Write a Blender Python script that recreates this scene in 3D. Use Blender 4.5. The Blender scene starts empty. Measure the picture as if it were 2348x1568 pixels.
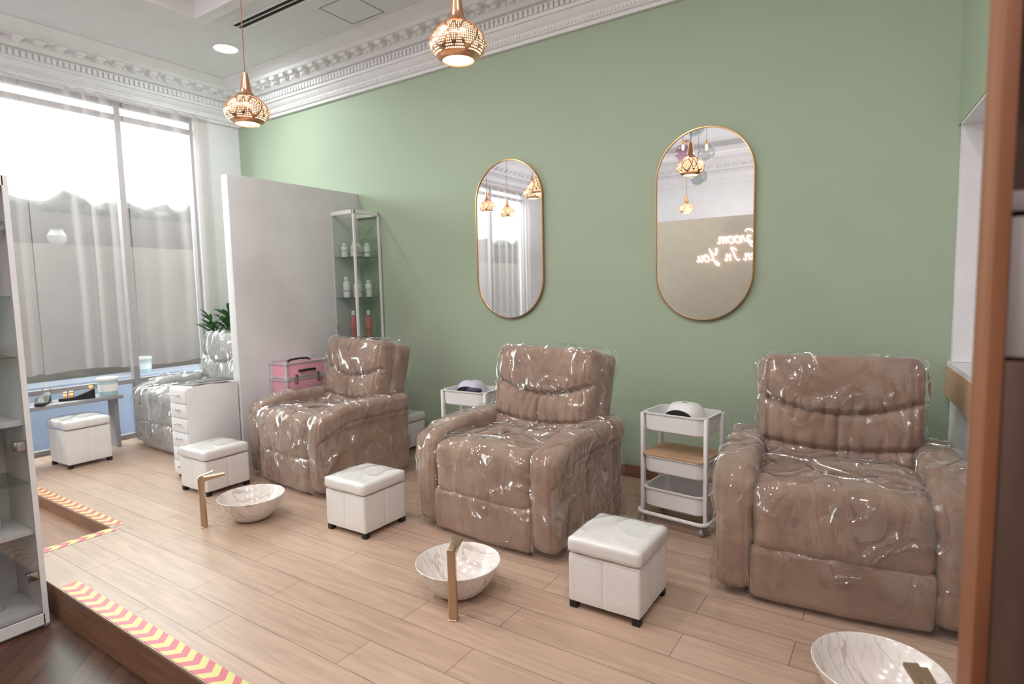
import bpy, bmesh, math, random
from mathutils import Vector, Matrix, noise
random.seed(3)
SC = bpy.context.scene
COL = SC.collection
PI = math.pi
YW = 4.58      # green wall
XW = -7.2      # window wall
ZC = 4.15      # ceiling

# ------------------------------------------------------------------ materials
def lin(c):
    out = []
    for v in c:
        v = v / 255.0
        out.append(v / 12.92 if v <= 0.04045 else ((v + 0.055) / 1.055) ** 2.4)
    return (out[0], out[1], out[2], 1.0)

def pm(name, col, rough=0.5, metal=0.0, coat=0.0, bump=None, var=None, emis=None, spec=0.5, sheen=0.0, coat_rough=0.05, trans=0.0, stretch=None):
    m = bpy.data.materials.new(name); m.use_nodes = True
    nt = m.node_tree; b = nt.nodes["Principled BSDF"]
    b.inputs["Base Color"].default_value = lin(col)
    b.inputs["Roughness"].default_value = rough
    b.inputs["Metallic"].default_value = metal
    b.inputs["Coat Weight"].default_value = coat
    b.inputs["Coat Roughness"].default_value = coat_rough
    b.inputs["Specular IOR Level"].default_value = spec
    b.inputs["Sheen Weight"].default_value = sheen
    b.inputs["Transmission Weight"].default_value = trans
    tc = nt.nodes.new("ShaderNodeTexCoord")
    src = tc.outputs["Object"]
    if stretch:
        mp = nt.nodes.new("ShaderNodeMapping"); mp.inputs["Scale"].default_value = stretch
        nt.links.new(src, mp.inputs["Vector"]); src = mp.outputs["Vector"]
    if var is None: var = (tuple(max(0, c - 4) for c in col), 6.0)
    n = nt.nodes.new("ShaderNodeTexNoise"); n.inputs["Scale"].default_value = var[1]; n.inputs["Detail"].default_value = 4
    nt.links.new(src, n.inputs["Vector"])
    mx = nt.nodes.new("ShaderNodeMix"); mx.data_type = 'RGBA'
    mx.inputs[6].default_value = lin(col); mx.inputs[7].default_value = lin(var[0])
    mr = nt.nodes.new("ShaderNodeMapRange"); mr.inputs[1].default_value = 0.35; mr.inputs[2].default_value = 0.65
    nt.links.new(n.outputs["Fac"], mr.inputs[0]); nt.links.new(mr.outputs[0], mx.inputs[0])
    nt.links.new(mx.outputs[2], b.inputs["Base Color"])
    if bump:
        n2 = nt.nodes.new("ShaderNodeTexNoise"); n2.inputs["Scale"].default_value = bump[0]; n2.inputs["Detail"].default_value = 3
        nt.links.new(tc.outputs["Object"], n2.inputs["Vector"])
        bp = nt.nodes.new("ShaderNodeBump"); bp.inputs["Strength"].default_value = bump[1]; bp.inputs["Distance"].default_value = 0.01
        nt.links.new(n2.outputs["Fac"], bp.inputs["Height"]); nt.links.new(bp.outputs["Normal"], b.inputs["Normal"])
    if emis:
        b.inputs["Emission Color"].default_value = lin(emis[0]); b.inputs["Emission Strength"].default_value = emis[1]
    return m

def clear_mat(name, tint=(255, 255, 255), k=1.5, base=0.03, rough=0.03, bump=None, body=0.0):
    """thin clear film / pane: transparent + fresnel gloss on the outer side"""
    m = bpy.data.materials.new(name); m.use_nodes = True
    nt = m.node_tree; nt.nodes.clear()
    out = nt.nodes.new("ShaderNodeOutputMaterial")
    tr = nt.nodes.new("ShaderNodeBsdfTransparent"); tr.inputs[0].default_value = lin(tint)
    gl = nt.nodes.new("ShaderNodeBsdfGlossy"); gl.inputs["Roughness"].default_value = rough
    fr = nt.nodes.new("ShaderNodeFresnel"); fr.inputs[0].default_value = 1.5
    ma = nt.nodes.new("ShaderNodeMath"); ma.operation = 'MULTIPLY_ADD'; ma.use_clamp = True
    ma.inputs[1].default_value = k; ma.inputs[2].default_value = base
    nt.links.new(fr.outputs[0], ma.inputs[0])
    ge = nt.nodes.new("ShaderNodeNewGeometry")
    inv = nt.nodes.new("ShaderNodeMath"); inv.operation = 'SUBTRACT'; inv.inputs[0].default_value = 1.0
    nt.links.new(ge.outputs["Backfacing"], inv.inputs[1])
    mm = nt.nodes.new("ShaderNodeMath"); mm.operation = 'MULTIPLY'
    nt.links.new(ma.outputs[0], mm.inputs[0]); nt.links.new(inv.outputs[0], mm.inputs[1])
    mx = nt.nodes.new("ShaderNodeMixShader")
    nt.links.new(mm.outputs[0], mx.inputs[0]); nt.links.new(tr.outputs[0], mx.inputs[1]); nt.links.new(gl.outputs[0], mx.inputs[2])
    if bump:
        tc = nt.nodes.new("ShaderNodeTexCoord")
        def ridge(scale, dist, power, offs):
            mp = nt.nodes.new("ShaderNodeMapping"); mp.inputs["Location"].default_value = (offs, offs, 0); mp.inputs["Rotation"].default_value = (offs, 0.4, 0)
            mp.inputs["Scale"].default_value = (1, 1, 0.5)
            nt.links.new(tc.outputs["Object"], mp.inputs[0])
            n2 = nt.nodes.new("ShaderNodeTexNoise"); n2.inputs["Scale"].default_value = scale; n2.inputs["Detail"].default_value = 0.6
            n2.inputs["Distortion"].default_value = dist
            nt.links.new(mp.outputs[0], n2.inputs["Vector"])
            a = nt.nodes.new("ShaderNodeMath"); a.operation = 'MULTIPLY_ADD'; a.inputs[1].default_value = 2; a.inputs[2].default_value = -1; nt.links.new(n2.outputs["Fac"], a.inputs[0])
            b = nt.nodes.new("ShaderNodeMath"); b.operation = 'ABSOLUTE'; nt.links.new(a.outputs[0], b.inputs[0])
            c = nt.nodes.new("ShaderNodeMath"); c.operation = 'SUBTRACT'; c.inputs[0].default_value = 1; nt.links.new(b.outputs[0], c.inputs[1])
            d = nt.nodes.new("ShaderNodeMath"); d.operation = 'POWER'; d.inputs[1].default_value = power; nt.links.new(c.outputs[0], d.inputs[0])
            return d.outputs[0]
        r1 = ridge(bump[0], 0.4, 12, 0.0); r2 = ridge(bump[0] * 2.0, 0.3, 12, 3.1)
        ad = nt.nodes.new("ShaderNodeMath"); ad.operation = 'MULTIPLY_ADD'; ad.inputs[1].default_value = 0.35; nt.links.new(r2, ad.inputs[0]); nt.links.new(r1, ad.inputs[2])
        nw = nt.nodes.new("ShaderNodeTexNoise"); nw.inputs["Scale"].default_value = bump[0] * 1.5; nw.inputs["Detail"].default_value = 0.5; nt.links.new(tc.outputs["Object"], nw.inputs["Vector"])
        ad2 = nt.nodes.new("ShaderNodeMath"); ad2.operation = 'MULTIPLY_ADD'; ad2.inputs[1].default_value = 1.6; nt.links.new(nw.outputs["Fac"], ad2.inputs[0]); nt.links.new(ad.outputs[0], ad2.inputs[2])
        bp = nt.nodes.new("ShaderNodeBump"); bp.inputs["Strength"].default_value = bump[1]; bp.inputs["Distance"].default_value = bump[2]
        nt.links.new(ad2.outputs[0], bp.inputs["Height"])
        nt.links.new(bp.outputs["Normal"], gl.inputs["Normal"])
    last = mx
    if body > 0:
        df = nt.nodes.new("ShaderNodeBsdfDiffuse"); df.inputs[0].default_value = lin((235, 235, 235))
        m2 = nt.nodes.new("ShaderNodeMixShader"); m2.inputs[0].default_value = body
        nt.links.new(mx.outputs[0], m2.inputs[1]); nt.links.new(df.outputs[0], m2.inputs[2]); last = m2
    nt.links.new(last.outputs[0], out.inputs[0])
    return m

def floor_mat(name, c1, c2, cm, bw, bh, rot=0.0, rough=0.36, grain=(0.9, 12, 1)):
    m = bpy.data.materials.new(name); m.use_nodes = True
    nt = m.node_tree; b = nt.nodes["Principled BSDF"]
    tc = nt.nodes.new("ShaderNodeTexCoord")
    mp = nt.nodes.new("ShaderNodeMapping"); mp.inputs["Rotation"].default_value = (0, 0, rot)
    mp.inputs["Location"].default_value = (0.35, 0.03, 0)
    nt.links.new(tc.outputs["Object"], mp.inputs["Vector"])
    br = nt.nodes.new("ShaderNodeTexBrick"); br.inputs["Scale"].default_value = 1
    br.inputs["Brick Width"].default_value = bw; br.inputs["Row Height"].default_value = bh
    br.inputs["Mortar Size"].default_value = 0.0018; br.inputs["Mortar Smooth"].default_value = 0.1
    br.inputs["Color1"].default_value = lin(c1); br.inputs["Color2"].default_value = lin(c2); br.inputs["Mortar"].default_value = lin(cm)
    br.offset = 0.37; br.offset_frequency = 2
    nt.links.new(mp.outputs[0], br.inputs["Vector"])
    mg = nt.nodes.new("ShaderNodeMapping"); mg.inputs["Scale"].default_value = grain
    nt.links.new(mp.outputs[0], mg.inputs["Vector"])
    n = nt.nodes.new("ShaderNodeTexNoise"); n.inputs["Scale"].default_value = 2.0; n.inputs["Detail"].default_value = 5; n.inputs["Distortion"].default_value = 1.4
    nt.links.new(mg.outputs[0], n.inputs["Vector"])
    mr = nt.nodes.new("ShaderNodeMapRange"); mr.inputs[1].default_value = 0.3; mr.inputs[2].default_value = 0.72; mr.inputs[3].default_value = 0.82; mr.inputs[4].default_value = 1.08
    nt.links.new(n.outputs["Fac"], mr.inputs[0])
    mul = nt.nodes.new("ShaderNodeMix"); mul.data_type = 'RGBA'; mul.blend_type = 'MULTIPLY'; mul.inputs[0].default_value = 1
    nt.links.new(br.outputs["Color"], mul.inputs[6]); nt.links.new(mr.outputs[0], mul.inputs[7])
    nt.links.new(mul.outputs[2], b.inputs["Base Color"])
    b.inputs["Roughness"].default_value = rough; b.inputs["Specular IOR Level"].default_value = 0.4
    bp = nt.nodes.new("ShaderNodeBump"); bp.inputs["Strength"].default_value = 0.4; bp.inputs["Distance"].default_value = 0.002; bp.invert = True
    nt.links.new(br.outputs["Fac"], bp.inputs["Height"]); nt.links.new(bp.outputs["Normal"], b.inputs["Normal"])
    return m

def marble_mat():
    m = pm("marble", (232, 222, 215), rough=0.18)
    nt = m.node_tree; b = nt.nodes["Principled BSDF"]
    tc = nt.nodes.new("ShaderNodeTexCoord")
    mp = nt.nodes.new("ShaderNodeMapping"); mp.inputs["Rotation"].default_value = (0.5, 0.9, 0.6); mp.inputs["Scale"].default_value = (0.8, 4.0, 1.2)
    nt.links.new(tc.outputs["Object"], mp.inputs[0])
    def vein(scale, width, dist, off):
        m2 = nt.nodes.new("ShaderNodeMapping"); m2.inputs["Location"].default_value = (off, off * 2, 0); nt.links.new(mp.outputs[0], m2.inputs[0])
        n = nt.nodes.new("ShaderNodeTexNoise"); n.inputs["Scale"].default_value = scale; n.inputs["Detail"].default_value = 2; n.inputs["Distortion"].default_value = dist
        nt.links.new(m2.outputs[0], n.inputs["Vector"])
        a = nt.nodes.new("ShaderNodeMath"); a.operation = 'SUBTRACT'; a.inputs[1].default_value = 0.5; nt.links.new(n.outputs["Fac"], a.inputs[0])
        c = nt.nodes.new("ShaderNodeMath"); c.operation = 'ABSOLUTE'; nt.links.new(a.outputs[0], c.inputs[0])
        r = nt.nodes.new("ShaderNodeMapRange"); r.inputs[1].default_value = 0; r.inputs[2].default_value = width; nt.links.new(c.outputs[0], r.inputs[0])
        return r.outputs[0]
    v1 = vein(3.6, 0.022, 0.3, 0.0); v2 = vein(7.5, 0.04, 0.4, 4.0)
    mu = nt.nodes.new("ShaderNodeMath"); mu.operation = 'MULTIPLY'; nt.links.new(v1, mu.inputs[0])
    s2 = nt.nodes.new("ShaderNodeMapRange"); s2.inputs[3].default_value = 0.6; s2.inputs[4].default_value = 1; nt.links.new(v2, s2.inputs[0]); nt.links.new(s2.outputs[0], mu.inputs[1])
    mx = nt.nodes.new("ShaderNodeMix"); mx.data_type = 'RGBA'; mx.inputs[6].default_value = lin((194, 180, 172)); mx.inputs[7].default_value = lin((230, 221, 215))
    nt.links.new(mu.outputs[0], mx.inputs[0])
    nt.links.new(mx.outputs[2], b.inputs["Base Color"])
    return m

def tape_mat(axis):
    m = bpy.data.materials.new("hazard_tape_print"); m.use_nodes = True
    nt = m.node_tree; b = nt.nodes["Principled BSDF"]
    tc = nt.nodes.new("ShaderNodeTexCoord"); sp = nt.nodes.new("ShaderNodeSeparateXYZ")
    nt.links.new(tc.outputs["Object"], sp.inputs[0])
    a = sp.outputs[0] if axis == 'x' else sp.outputs[1]
    c = sp.outputs[1] if axis == 'x' else sp.outputs[0]
    ab = nt.nodes.new("ShaderNodeMath"); ab.operation = 'ABSOLUTE'; nt.links.new(c, ab.inputs[0])
    ad = nt.nodes.new("ShaderNodeMath"); ad.operation = 'ADD'; nt.links.new(a, ad.inputs[0]); nt.links.new(ab.outputs[0], ad.inputs[1])
    dv = nt.nodes.new("ShaderNodeMath"); dv.operation = 'DIVIDE'; nt.links.new(ad.outputs[0], dv.inputs[0]); dv.inputs[1].default_value = 0.1
    fr = nt.nodes.new("ShaderNodeMath"); fr.operation = 'FRACT'; nt.links.new(dv.outputs[0], fr.inputs[0])
    gt = nt.nodes.new("ShaderNodeMath"); gt.operation = 'GREATER_THAN'; gt.inputs[1].default_value = 0.5; nt.links.new(fr.outputs[0], gt.inputs[0])
    mx = nt.nodes.new("ShaderNodeMix"); mx.data_type = 'RGBA'
    mx.inputs[6].default_value = lin((198, 192, 112)); mx.inputs[7].default_value = lin((190, 82, 98))
    nt.links.new(gt.outputs[0], mx.inputs[0]); nt.links.new(mx.outputs[2], b.inputs["Base Color"])
    b.inputs["Roughness"].default_value = 0.4
    return m

def curtain_mat():
    m = bpy.data.materials.new("sheer_voile"); m.use_nodes = True
    nt = m.node_tree; nt.nodes.clear()
    out = nt.nodes.new("ShaderNodeOutputMaterial")
    tr = nt.nodes.new("ShaderNodeBsdfTransparent"); tr.inputs[0].default_value = (0.98, 0.97, 0.97, 1)
    tl = nt.nodes.new("ShaderNodeBsdfTranslucent"); tl.inputs[0].default_value = lin((194, 183, 182))
    df = nt.nodes.new("ShaderNodeBsdfDiffuse"); df.inputs[0].default_value = lin((200, 188, 187))
    a = nt.nodes.new("ShaderNodeMixShader"); a.inputs[0].default_value = 0.65
    nt.links.new(tl.outputs[0], a.inputs[1]); nt.links.new(df.outputs[0], a.inputs[2])
    lw = nt.nodes.new("ShaderNodeLayerWeight"); lw.inputs[0].default_value = 0.5
    tc = nt.nodes.new("ShaderNodeTexCoord"); n = nt.nodes.new("ShaderNodeTexNoise"); n.inputs["Scale"].default_value = 220
    nt.links.new(tc.outputs["Object"], n.inputs["Vector"])
    ma = nt.nodes.new("ShaderNodeMath"); ma.operation = 'MULTIPLY_ADD'; ma.inputs[1].default_value = 0.6; ma.inputs[2].default_value = 0.22
    nt.links.new(lw.outputs["Facing"], ma.inputs[0])
    m2 = nt.nodes.new("ShaderNodeMath"); m2.operation = 'MULTIPLY_ADD'; m2.inputs[1].default_value = 0.16; m2.use_clamp = True
    nt.links.new(n.outputs["Fac"], m2.inputs[0]); nt.links.new(ma.outputs[0], m2.inputs[2])
    b = nt.nodes.new("ShaderNodeMixShader")
    nt.links.new(m2.outputs[0], b.inputs[0]); nt.links.new(tr.outputs[0], b.inputs[1]); nt.links.new(a.outputs[0], b.inputs[2])
    nt.links.new(b.outputs[0], out.inputs[0])
    return m

def pierced_copper():
    m = pm("pierced_copper", (240, 190, 152), rough=0.22, metal=1.0)
    nt = m.node_tree; b = nt.nodes["Principled BSDF"]; out = nt.nodes["Material Output"]
    tc = nt.nodes.new("ShaderNodeTexCoord"); sp = nt.nodes.new("ShaderNodeSeparateXYZ"); nt.links.new(tc.outputs["Object"], sp.inputs[0])
    def M(op, a, bb=None, c=None):
        n = nt.nodes.new("ShaderNodeMath"); n.operation = op
        for i, v in enumerate((a, bb, c)):
            if v is None: continue
            if isinstance(v, (int, float)): n.inputs[i].default_value = v
            else: nt.links.new(v, n.inputs[i])
        return n.outputs[0]
    ang = M('ARCTAN2', sp.outputs[1], sp.outputs[0])
    z = sp.outputs[2]
    cu = M('SUBTRACT', M('FRACT', M('MULTIPLY', ang, 84 / (2 * PI))), 0.5)
    cv = M('SUBTRACT', M('FRACT', M('MULTIPLY', z, 96.0)), 0.5)
    d = M('SQRT', M('ADD', M('MULTIPLY', cu, cu), M('MULTIPLY', cv, cv)))
    hole = M('LESS_THAN', d, 0.30)
    s = M('ABSOLUTE', M('SINE', M('MULTIPLY', ang, 3.0)))
    zz = M('MULTIPLY', M('SUBTRACT', z, 0.03), 7.5)
    arc = M('ABSOLUTE', M('SUBTRACT', zz, s))
    arc2 = M('ABSOLUTE', M('SUBTRACT', zz, M('SUBTRACT', 1.0, s)))
    k1 = M('GREATER_THAN', arc, 0.08); k2 = M('GREATER_THAN', arc2, 0.08)
    zone = M('MULTIPLY', M('GREATER_THAN', z, 0.022), M('LESS_THAN', z, 0.178))
    mask = M('MULTIPLY', M('MULTIPLY', hole, k1), M('MULTIPLY', k2, zone))
    tr = nt.nodes.new("ShaderNodeBsdfTransparent")
    mx = nt.nodes.new("ShaderNodeMixShader")
    nt.links.new(mask, mx.inputs[0]); nt.links.new(b.outputs[0], mx.inputs[1]); nt.links.new(tr.outputs[0], mx.inputs[2])
    nt.links.new(mx.outputs[0], out.inputs[0])
    return m

def emit(name, col, s):
    m = bpy.data.materials.new(name); m.use_nodes = True
    nt = m.node_tree; nt.nodes.clear()
    o = nt.nodes.new("ShaderNodeOutputMaterial"); e = nt.nodes.new("ShaderNodeEmission")
    e.inputs[0].default_value = lin(col); e.inputs[1].default_value = s
    nt.links.new(e.outputs[0], o.inputs[0]); return m

GREEN = pm("sage_green_paint", (167, 181, 158), rough=0.6, var=((165, 179, 156), 3))
WHITEP = pm("white_paint", (226, 224, 226), rough=0.6)
PLASTER = pm("plaster_white", (234, 231, 233), rough=0.7)
CEIL = pm("ceiling_paint", (226, 224, 226), rough=0.8)
BEIGE = pm("beige_paint", (188, 177, 162), rough=0.7)
FLOOR = floor_mat("pink_wood_planks", (187, 159, 140), (179, 150, 131), (118, 94, 80), 1.2, 0.2)
FLOORL = floor_mat("dark_parquet", (92, 62, 48), (70, 46, 36), (35, 22, 18), 0.45, 0.09, rot=PI / 4, rough=0.4)
WOODB = pm("brown_wood", (146, 106, 84), rough=0.45, var=((126, 90, 70), 3), stretch=(1, 1, 12))
WOODH = pm("brown_wood_fascia", (150, 110, 86), rough=0.45, var=((130, 94, 72), 3), stretch=(1, 8, 12))
WOODN = pm("warm_wood_panel", (150, 94, 62), rough=0.6, var=((130, 78, 50), 2), stretch=(10, 10, 1))
WOODD = pm("wood_vignette_shade", (92, 64, 52), rough=0.6, var=((74, 52, 44), 3), stretch=(10, 10, 1))  # near unit's wood, lens vignette darkening put into the colour
SHELFD = pm("shelf_laminate_shaded", (176, 168, 168), rough=0.6)  # white shelves of the near unit, shade put into the colour
SHELFW = pm("shelf_laminate", (222, 217, 217), rough=0.5)
FABRIC = pm("brown_velour", (154, 126, 109), rough=0.9, var=((135, 107, 92), 5), bump=(60, 0.2), sheen=0.2)
GREYF = pm("grey_upholstery", (168, 164, 162), rough=0.85, var=((156, 152, 150), 5), bump=(60, 0.2))
FILM = clear_mat("crinkled_clear_film", k=1.6, base=0.025, rough=0.03, bump=(2.6, 1.0, 0.07), body=0.012)
FILM2 = clear_mat("taut_clear_film", k=1.3, base=0.01, rough=0.05, bump=(2.5, 0.5, 0.012), body=0.02)
GLASS = clear_mat("clear_glass", tint=(244, 248, 246), k=1.0, base=0.0, rough=0.0)
SHELFG = clear_mat("shelf_glass", tint=(212, 226, 221), k=1.2, base=0.05, rough=0.02)
LEATH = pm("white_leatherette", (230, 226, 223), rough=0.35, bump=(150, 0.15))
BLACK = pm("black_plastic", (24, 22, 24), rough=0.5)
MARBLE = marble_mat()
BRASS = pm("brushed_champagne_brass", (196, 172, 148), rough=0.32, metal=1.0)
GOLD = pm("gold_frame", (204, 160, 110), rough=0.3, metal=1.0)
CHROME = pm("chrome", (205, 205, 208), rough=0.15, metal=1.0)
ALU = pm("satin_aluminium", (222, 220, 224), rough=0.4, metal=0.6)
WMETAL = pm("white_powder_coat", (236, 233, 234), rough=0.4)
MIRR = pm("mirror_silver", (236, 236, 236), rough=0.0, metal=1.0, var=((236, 236, 236), 1))
COPPER = pierced_copper()
COPPERS = pm("polished_copper", (232, 178, 140), rough=0.2, metal=1.0)
GLOW = emit("lamp_glow", (255, 212, 168), 4.5)
DLIGHT = emit("downlight_glow", (255, 250, 245), 8.0)
NEON = emit("neon_tube", (255, 222, 210), 6.0)
CURT = curtain_mat()
PINK = pm("pink_case_panel", (236, 170, 187), rough=0.35)
LAV = pm("lavender_plastic", (206, 202, 218), rough=0.35)
DPURP = pm("dark_purple_plastic", (60, 52, 82), rough=0.4)
GREENL = pm("leaf_green", (78, 134, 66), rough=0.45, var=((52, 102, 46), 10))
NAVY = pm("navy_ceramic", (28, 32, 58), rough=0.3)
TEAL = pm("pale_teal_plastic", (178, 208, 208), rough=0.4)
PINKB = pm("pink_bottle", (214, 120, 124), rough=0.35)
WBOT = pm("white_bottle", (236, 234, 232), rough=0.35)
LBL = pm("grey_print", (110, 106, 106), rough=0.6)
LWOOD = pm("light_wood_board", (200, 162, 130), rough=0.5, var=((184, 146, 114), 4), stretch=(1, 12, 1))
EXTW = pm("exterior_render", (106, 98, 97), rough=0.9, var=((88, 81, 82), 1.2))
EXTW2 = pm("exterior_stone", (134, 121, 115), rough=0.9, var=((118, 107, 103), 1.0))
HEDGE = pm("hedge_grey_green", (98, 98, 94), rough=0.9, var=((66, 70, 66), 6))
EXTG = pm("exterior_paving", (120, 150, 190), rough=0.4)
DARKF = pm("grey_aluminium", (156, 149, 152), rough=0.5)
DARK = pm("dark_recess", (40, 38, 38), rough=0.9)
SMOKE = clear_mat("smoked_globe_glass", tint=(225, 232, 230), k=1.2, base=0.12, rough=0.05)
PINKG = clear_mat("pink_globe_glass", tint=(238, 212, 226), k=1.2, base=0.12, rough=0.05)
CLEARG = clear_mat("clear_globe_glass", tint=(240, 242, 242), k=1.2, base=0.12, rough=0.03)
RUBBER = pm("grey_rubber", (170, 168, 170), rough=0.4)

# ------------------------------------------------------------------ geometry helper
class G:
    def __init__(s): s.v = []; s.f = []
    def add(s, vs, fs, M=None):
        o = len(s.v)
        for p in vs: s.v.append((M @ Vector(p)) if M else Vector(p))
        for f in fs: s.f.append(tuple(i + o for i in f))
        return s
    def box(s, x0, x1, y0, y1, z0, z1, bev=0.0, seg=2, M=None):
        if bev <= 0:
            vs = [(x0, y0, z0), (x1, y0, z0), (x1, y1, z0), (x0, y1, z0), (x0, y0, z1), (x1, y0, z1), (x1, y1, z1), (x0, y1, z1)]
            fs = [(0, 3, 2, 1), (4, 5, 6, 7), (0, 1, 5, 4), (1, 2, 6, 5), (2, 3, 7, 6), (3, 0, 4, 7)]
            return s.add(vs, fs, M)
        bm = bmesh.new(); bmesh.ops.create_cube(bm, size=1)
        for v in bm.verts:
            v.co = Vector(((x0 + x1) / 2 + v.co.x * (x1 - x0), (y0 + y1) / 2 + v.co.y * (y1 - y0), (z0 + z1) / 2 + v.co.z * (z1 - z0)))
        bmesh.ops.bevel(bm, geom=list(bm.edges), offset=bev, segments=seg, profile=0.5, affect='EDGES')
        bm.verts.index_update()
        vs = [v.co.copy() for v in bm.verts]; fs = [[v.index for v in f.verts] for f in bm.faces]; bm.free()
        return s.add(vs, fs, M)
    def loft(s, loops, cap0=True, cap1=True, closed=True, M=None):
        n = len(loops[0]); vs = []; fs = []
        for L in loops: vs += [tuple(p) for p in L]
        for i in range(len(loops) - 1):
            for j in range(n if closed else n - 1):
                a = i * n + j; b = i * n + (j + 1) % n
                fs.append((a, b, b + n, a + n))
        if cap0: fs.append(tuple(reversed(range(n))))
        if cap1: fs.append(tuple((len(loops) - 1) * n + k for k in range(n)))
        return s.add(vs, fs, M)
    def lathe(s, prof, n=32, c=(0, 0), cap0=True, cap1=True, M=None):
        L = [[(c[0] + r * math.cos(2 * PI * k / n), c[1] + r * math.sin(2 * PI * k / n), z) for k in range(n)] for r, z in prof]
        return s.loft(L, cap0, cap1, M=M)
    def tube(s, pts, r, n=8, closed=False, M=None):
        P = [Vector(p) for p in pts]; m = len(P); L = []
        up = None
        for i in range(m):
            if closed: t = (P[(i + 1) % m] - P[i - 1]).normalized()
            else: t = (P[min(i + 1, m - 1)] - P[max(i - 1, 0)]).normalized()
            if up is None:
                up = Vector((0, 0, 1)) if abs(t.z) < 0.9 else Vector((1, 0, 0))
            a = t.cross(up)
            if a.length < 1e-4: a = t.cross(Vector((0, 1, 0)))
            a.normalize(); b = a.cross(t).normalized(); up = b
            L.append([P[i] + a * r * math.cos(2 * PI * k / n) + b * r * math.sin(2 * PI * k / n) for k in range(n)])
        if closed: L.append(L[0])
        return s.loft(L, not closed, not closed, M=M)
    def soft(s, c, size, r, n=(16, 16, 16), fn=None, M=None):
        h = Vector(size) / 2; nx, ny, nz = n; idx = {}; vs = []; fs = []
        def vid(i, j, k):
            key = (i, j, k)
            if key in idx: return idx[key]
            p = Vector((-h.x + 2 * h.x * i / nx, -h.y + 2 * h.y * j / ny, -h.z + 2 * h.z * k / nz))
            q = Vector([max(-(h[a] - r), min(h[a] - r, p[a])) for a in range(3)])
            d = (p - q)
            d = d.normalized() if d.length > 1e-9 else Vector((0, 0, 1))
            p = q + d * r
            if fn: p = fn(p, d)
            vs.append(p + Vector(c)); idx[key] = len(vs) - 1
            return idx[key]
        for i in range(nx):
            for j in range(ny):
                fs.append((vid(i, j, 0), vid(i, j + 1, 0), vid(i + 1, j + 1, 0), vid(i + 1, j, 0)))
                fs.append((vid(i, j, nz), vid(i + 1, j, nz), vid(i + 1, j + 1, nz), vid(i, j + 1, nz)))
        for i in range(nx):
            for k in range(nz):
                fs.append((vid(i, 0, k), vid(i + 1, 0, k), vid(i + 1, 0, k + 1), vid(i, 0, k + 1)))
                fs.append((vid(i, ny, k), vid(i, ny, k + 1), vid(i + 1, ny, k + 1), vid(i + 1, ny, k)))
        for j in range(ny):
            for k in range(nz):
                fs.append((vid(0, j, k), vid(0, j, k + 1), vid(0, j + 1, k + 1), vid(0, j + 1, k)))
                fs.append((vid(nx, j, k), vid(nx, j + 1, k), vid(nx, j + 1, k + 1), vid(nx, j, k + 1)))
        return s.add(vs, fs, M)
    def obj(s, name, mat, parent=None, loc=(0, 0, 0), rot=(0, 0, 0), ang=35, fix=True):
        me = bpy.data.meshes.new(name)
        me.from_pydata([tuple(p) for p in s.v], [], s.f)
        if fix:
            bm = bmesh.new(); bm.from_mesh(me)
            bmesh.ops.recalc_face_normals(bm, faces=bm.faces); bm.to_mesh(me); bm.free()
        me.materials.append(mat)
        me.shade_smooth(); me.set_sharp_from_angle(angle=math.radians(ang))
        o = bpy.data.objects.new(name, me); COL.objects.link(o)
        if parent: o.parent = parent
        o.location = loc; o.rotation_euler = rot
        return o

def rr(w, d, r, z, n=6, cx=0, cy=0):
    r = min(r, w / 2 - 1e-5, d / 2 - 1e-5); pts = []
    for q, (sx, sy) in enumerate(((1, 1), (-1, 1), (-1, -1), (1, -1))):
        for k in range(n + 1):
            a = PI / 2 * q + PI / 2 * k / n
            pts.append((cx + sx * (w / 2 - r) + r * math.cos(a), cy + sy * (d / 2 - r) + r * math.sin(a), z))
    return pts

def top(name, label, category, loc=(0, 0, 0), rotz=0.0, group=None):
    e = bpy.data.objects.new(name, None); e.empty_display_size = 0.1
    COL.objects.link(e); e.location = loc; e.rotation_euler = (0, 0, rotz)
    tag(e, label, category, group); return e
def tag(e, label, category, group=None):
    e["label"] = label; e["category"] = category
    if group: e["group"] = group
    return e
def struct(o, label, cat):
    o["kind"] = "structure"; o["label"] = label; o["category"] = cat; return o
def dup(t, loc, rotz=None, label=None):
    def cp(o, par):
        n = o.copy(); COL.objects.link(n)
        if par is not None:
            n.parent = par
        for ch in o.children: cp(ch, n)
        return n
    n = cp(t, None); n.location = loc
    if rotz is not None: n.rotation_euler = (0, 0, rotz)
    if label: n["label"] = label
    return n

def text_geo(body, size, extr, bev=0.0, shear=0.0):
    cu = bpy.data.curves.new("t", 'FONT'); cu.body = body; cu.size = size; cu.extrude = extr; cu.bevel_depth = bev; cu.shear = shear
    cu.align_x = 'LEFT'
    o = bpy.data.objects.new("t", cu); COL.objects.link(o)
    dg = bpy.context.evaluated_depsgraph_get(); dg.update()
    me = bpy.data.meshes.new_from_object(o.evaluated_get(dg))
    g = G(); g.add([v.co.copy() for v in me.vertices], [tuple(p.vertices) for p in me.polygons])
    bpy.data.objects.remove(o); return g

def W(p, s, a): return noise.noise(Vector(p) * s) * a
def ridge(p, s, a, pw=5): return a * (1 - abs(noise.noise(Vector(p) * s))) ** pw

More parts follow.
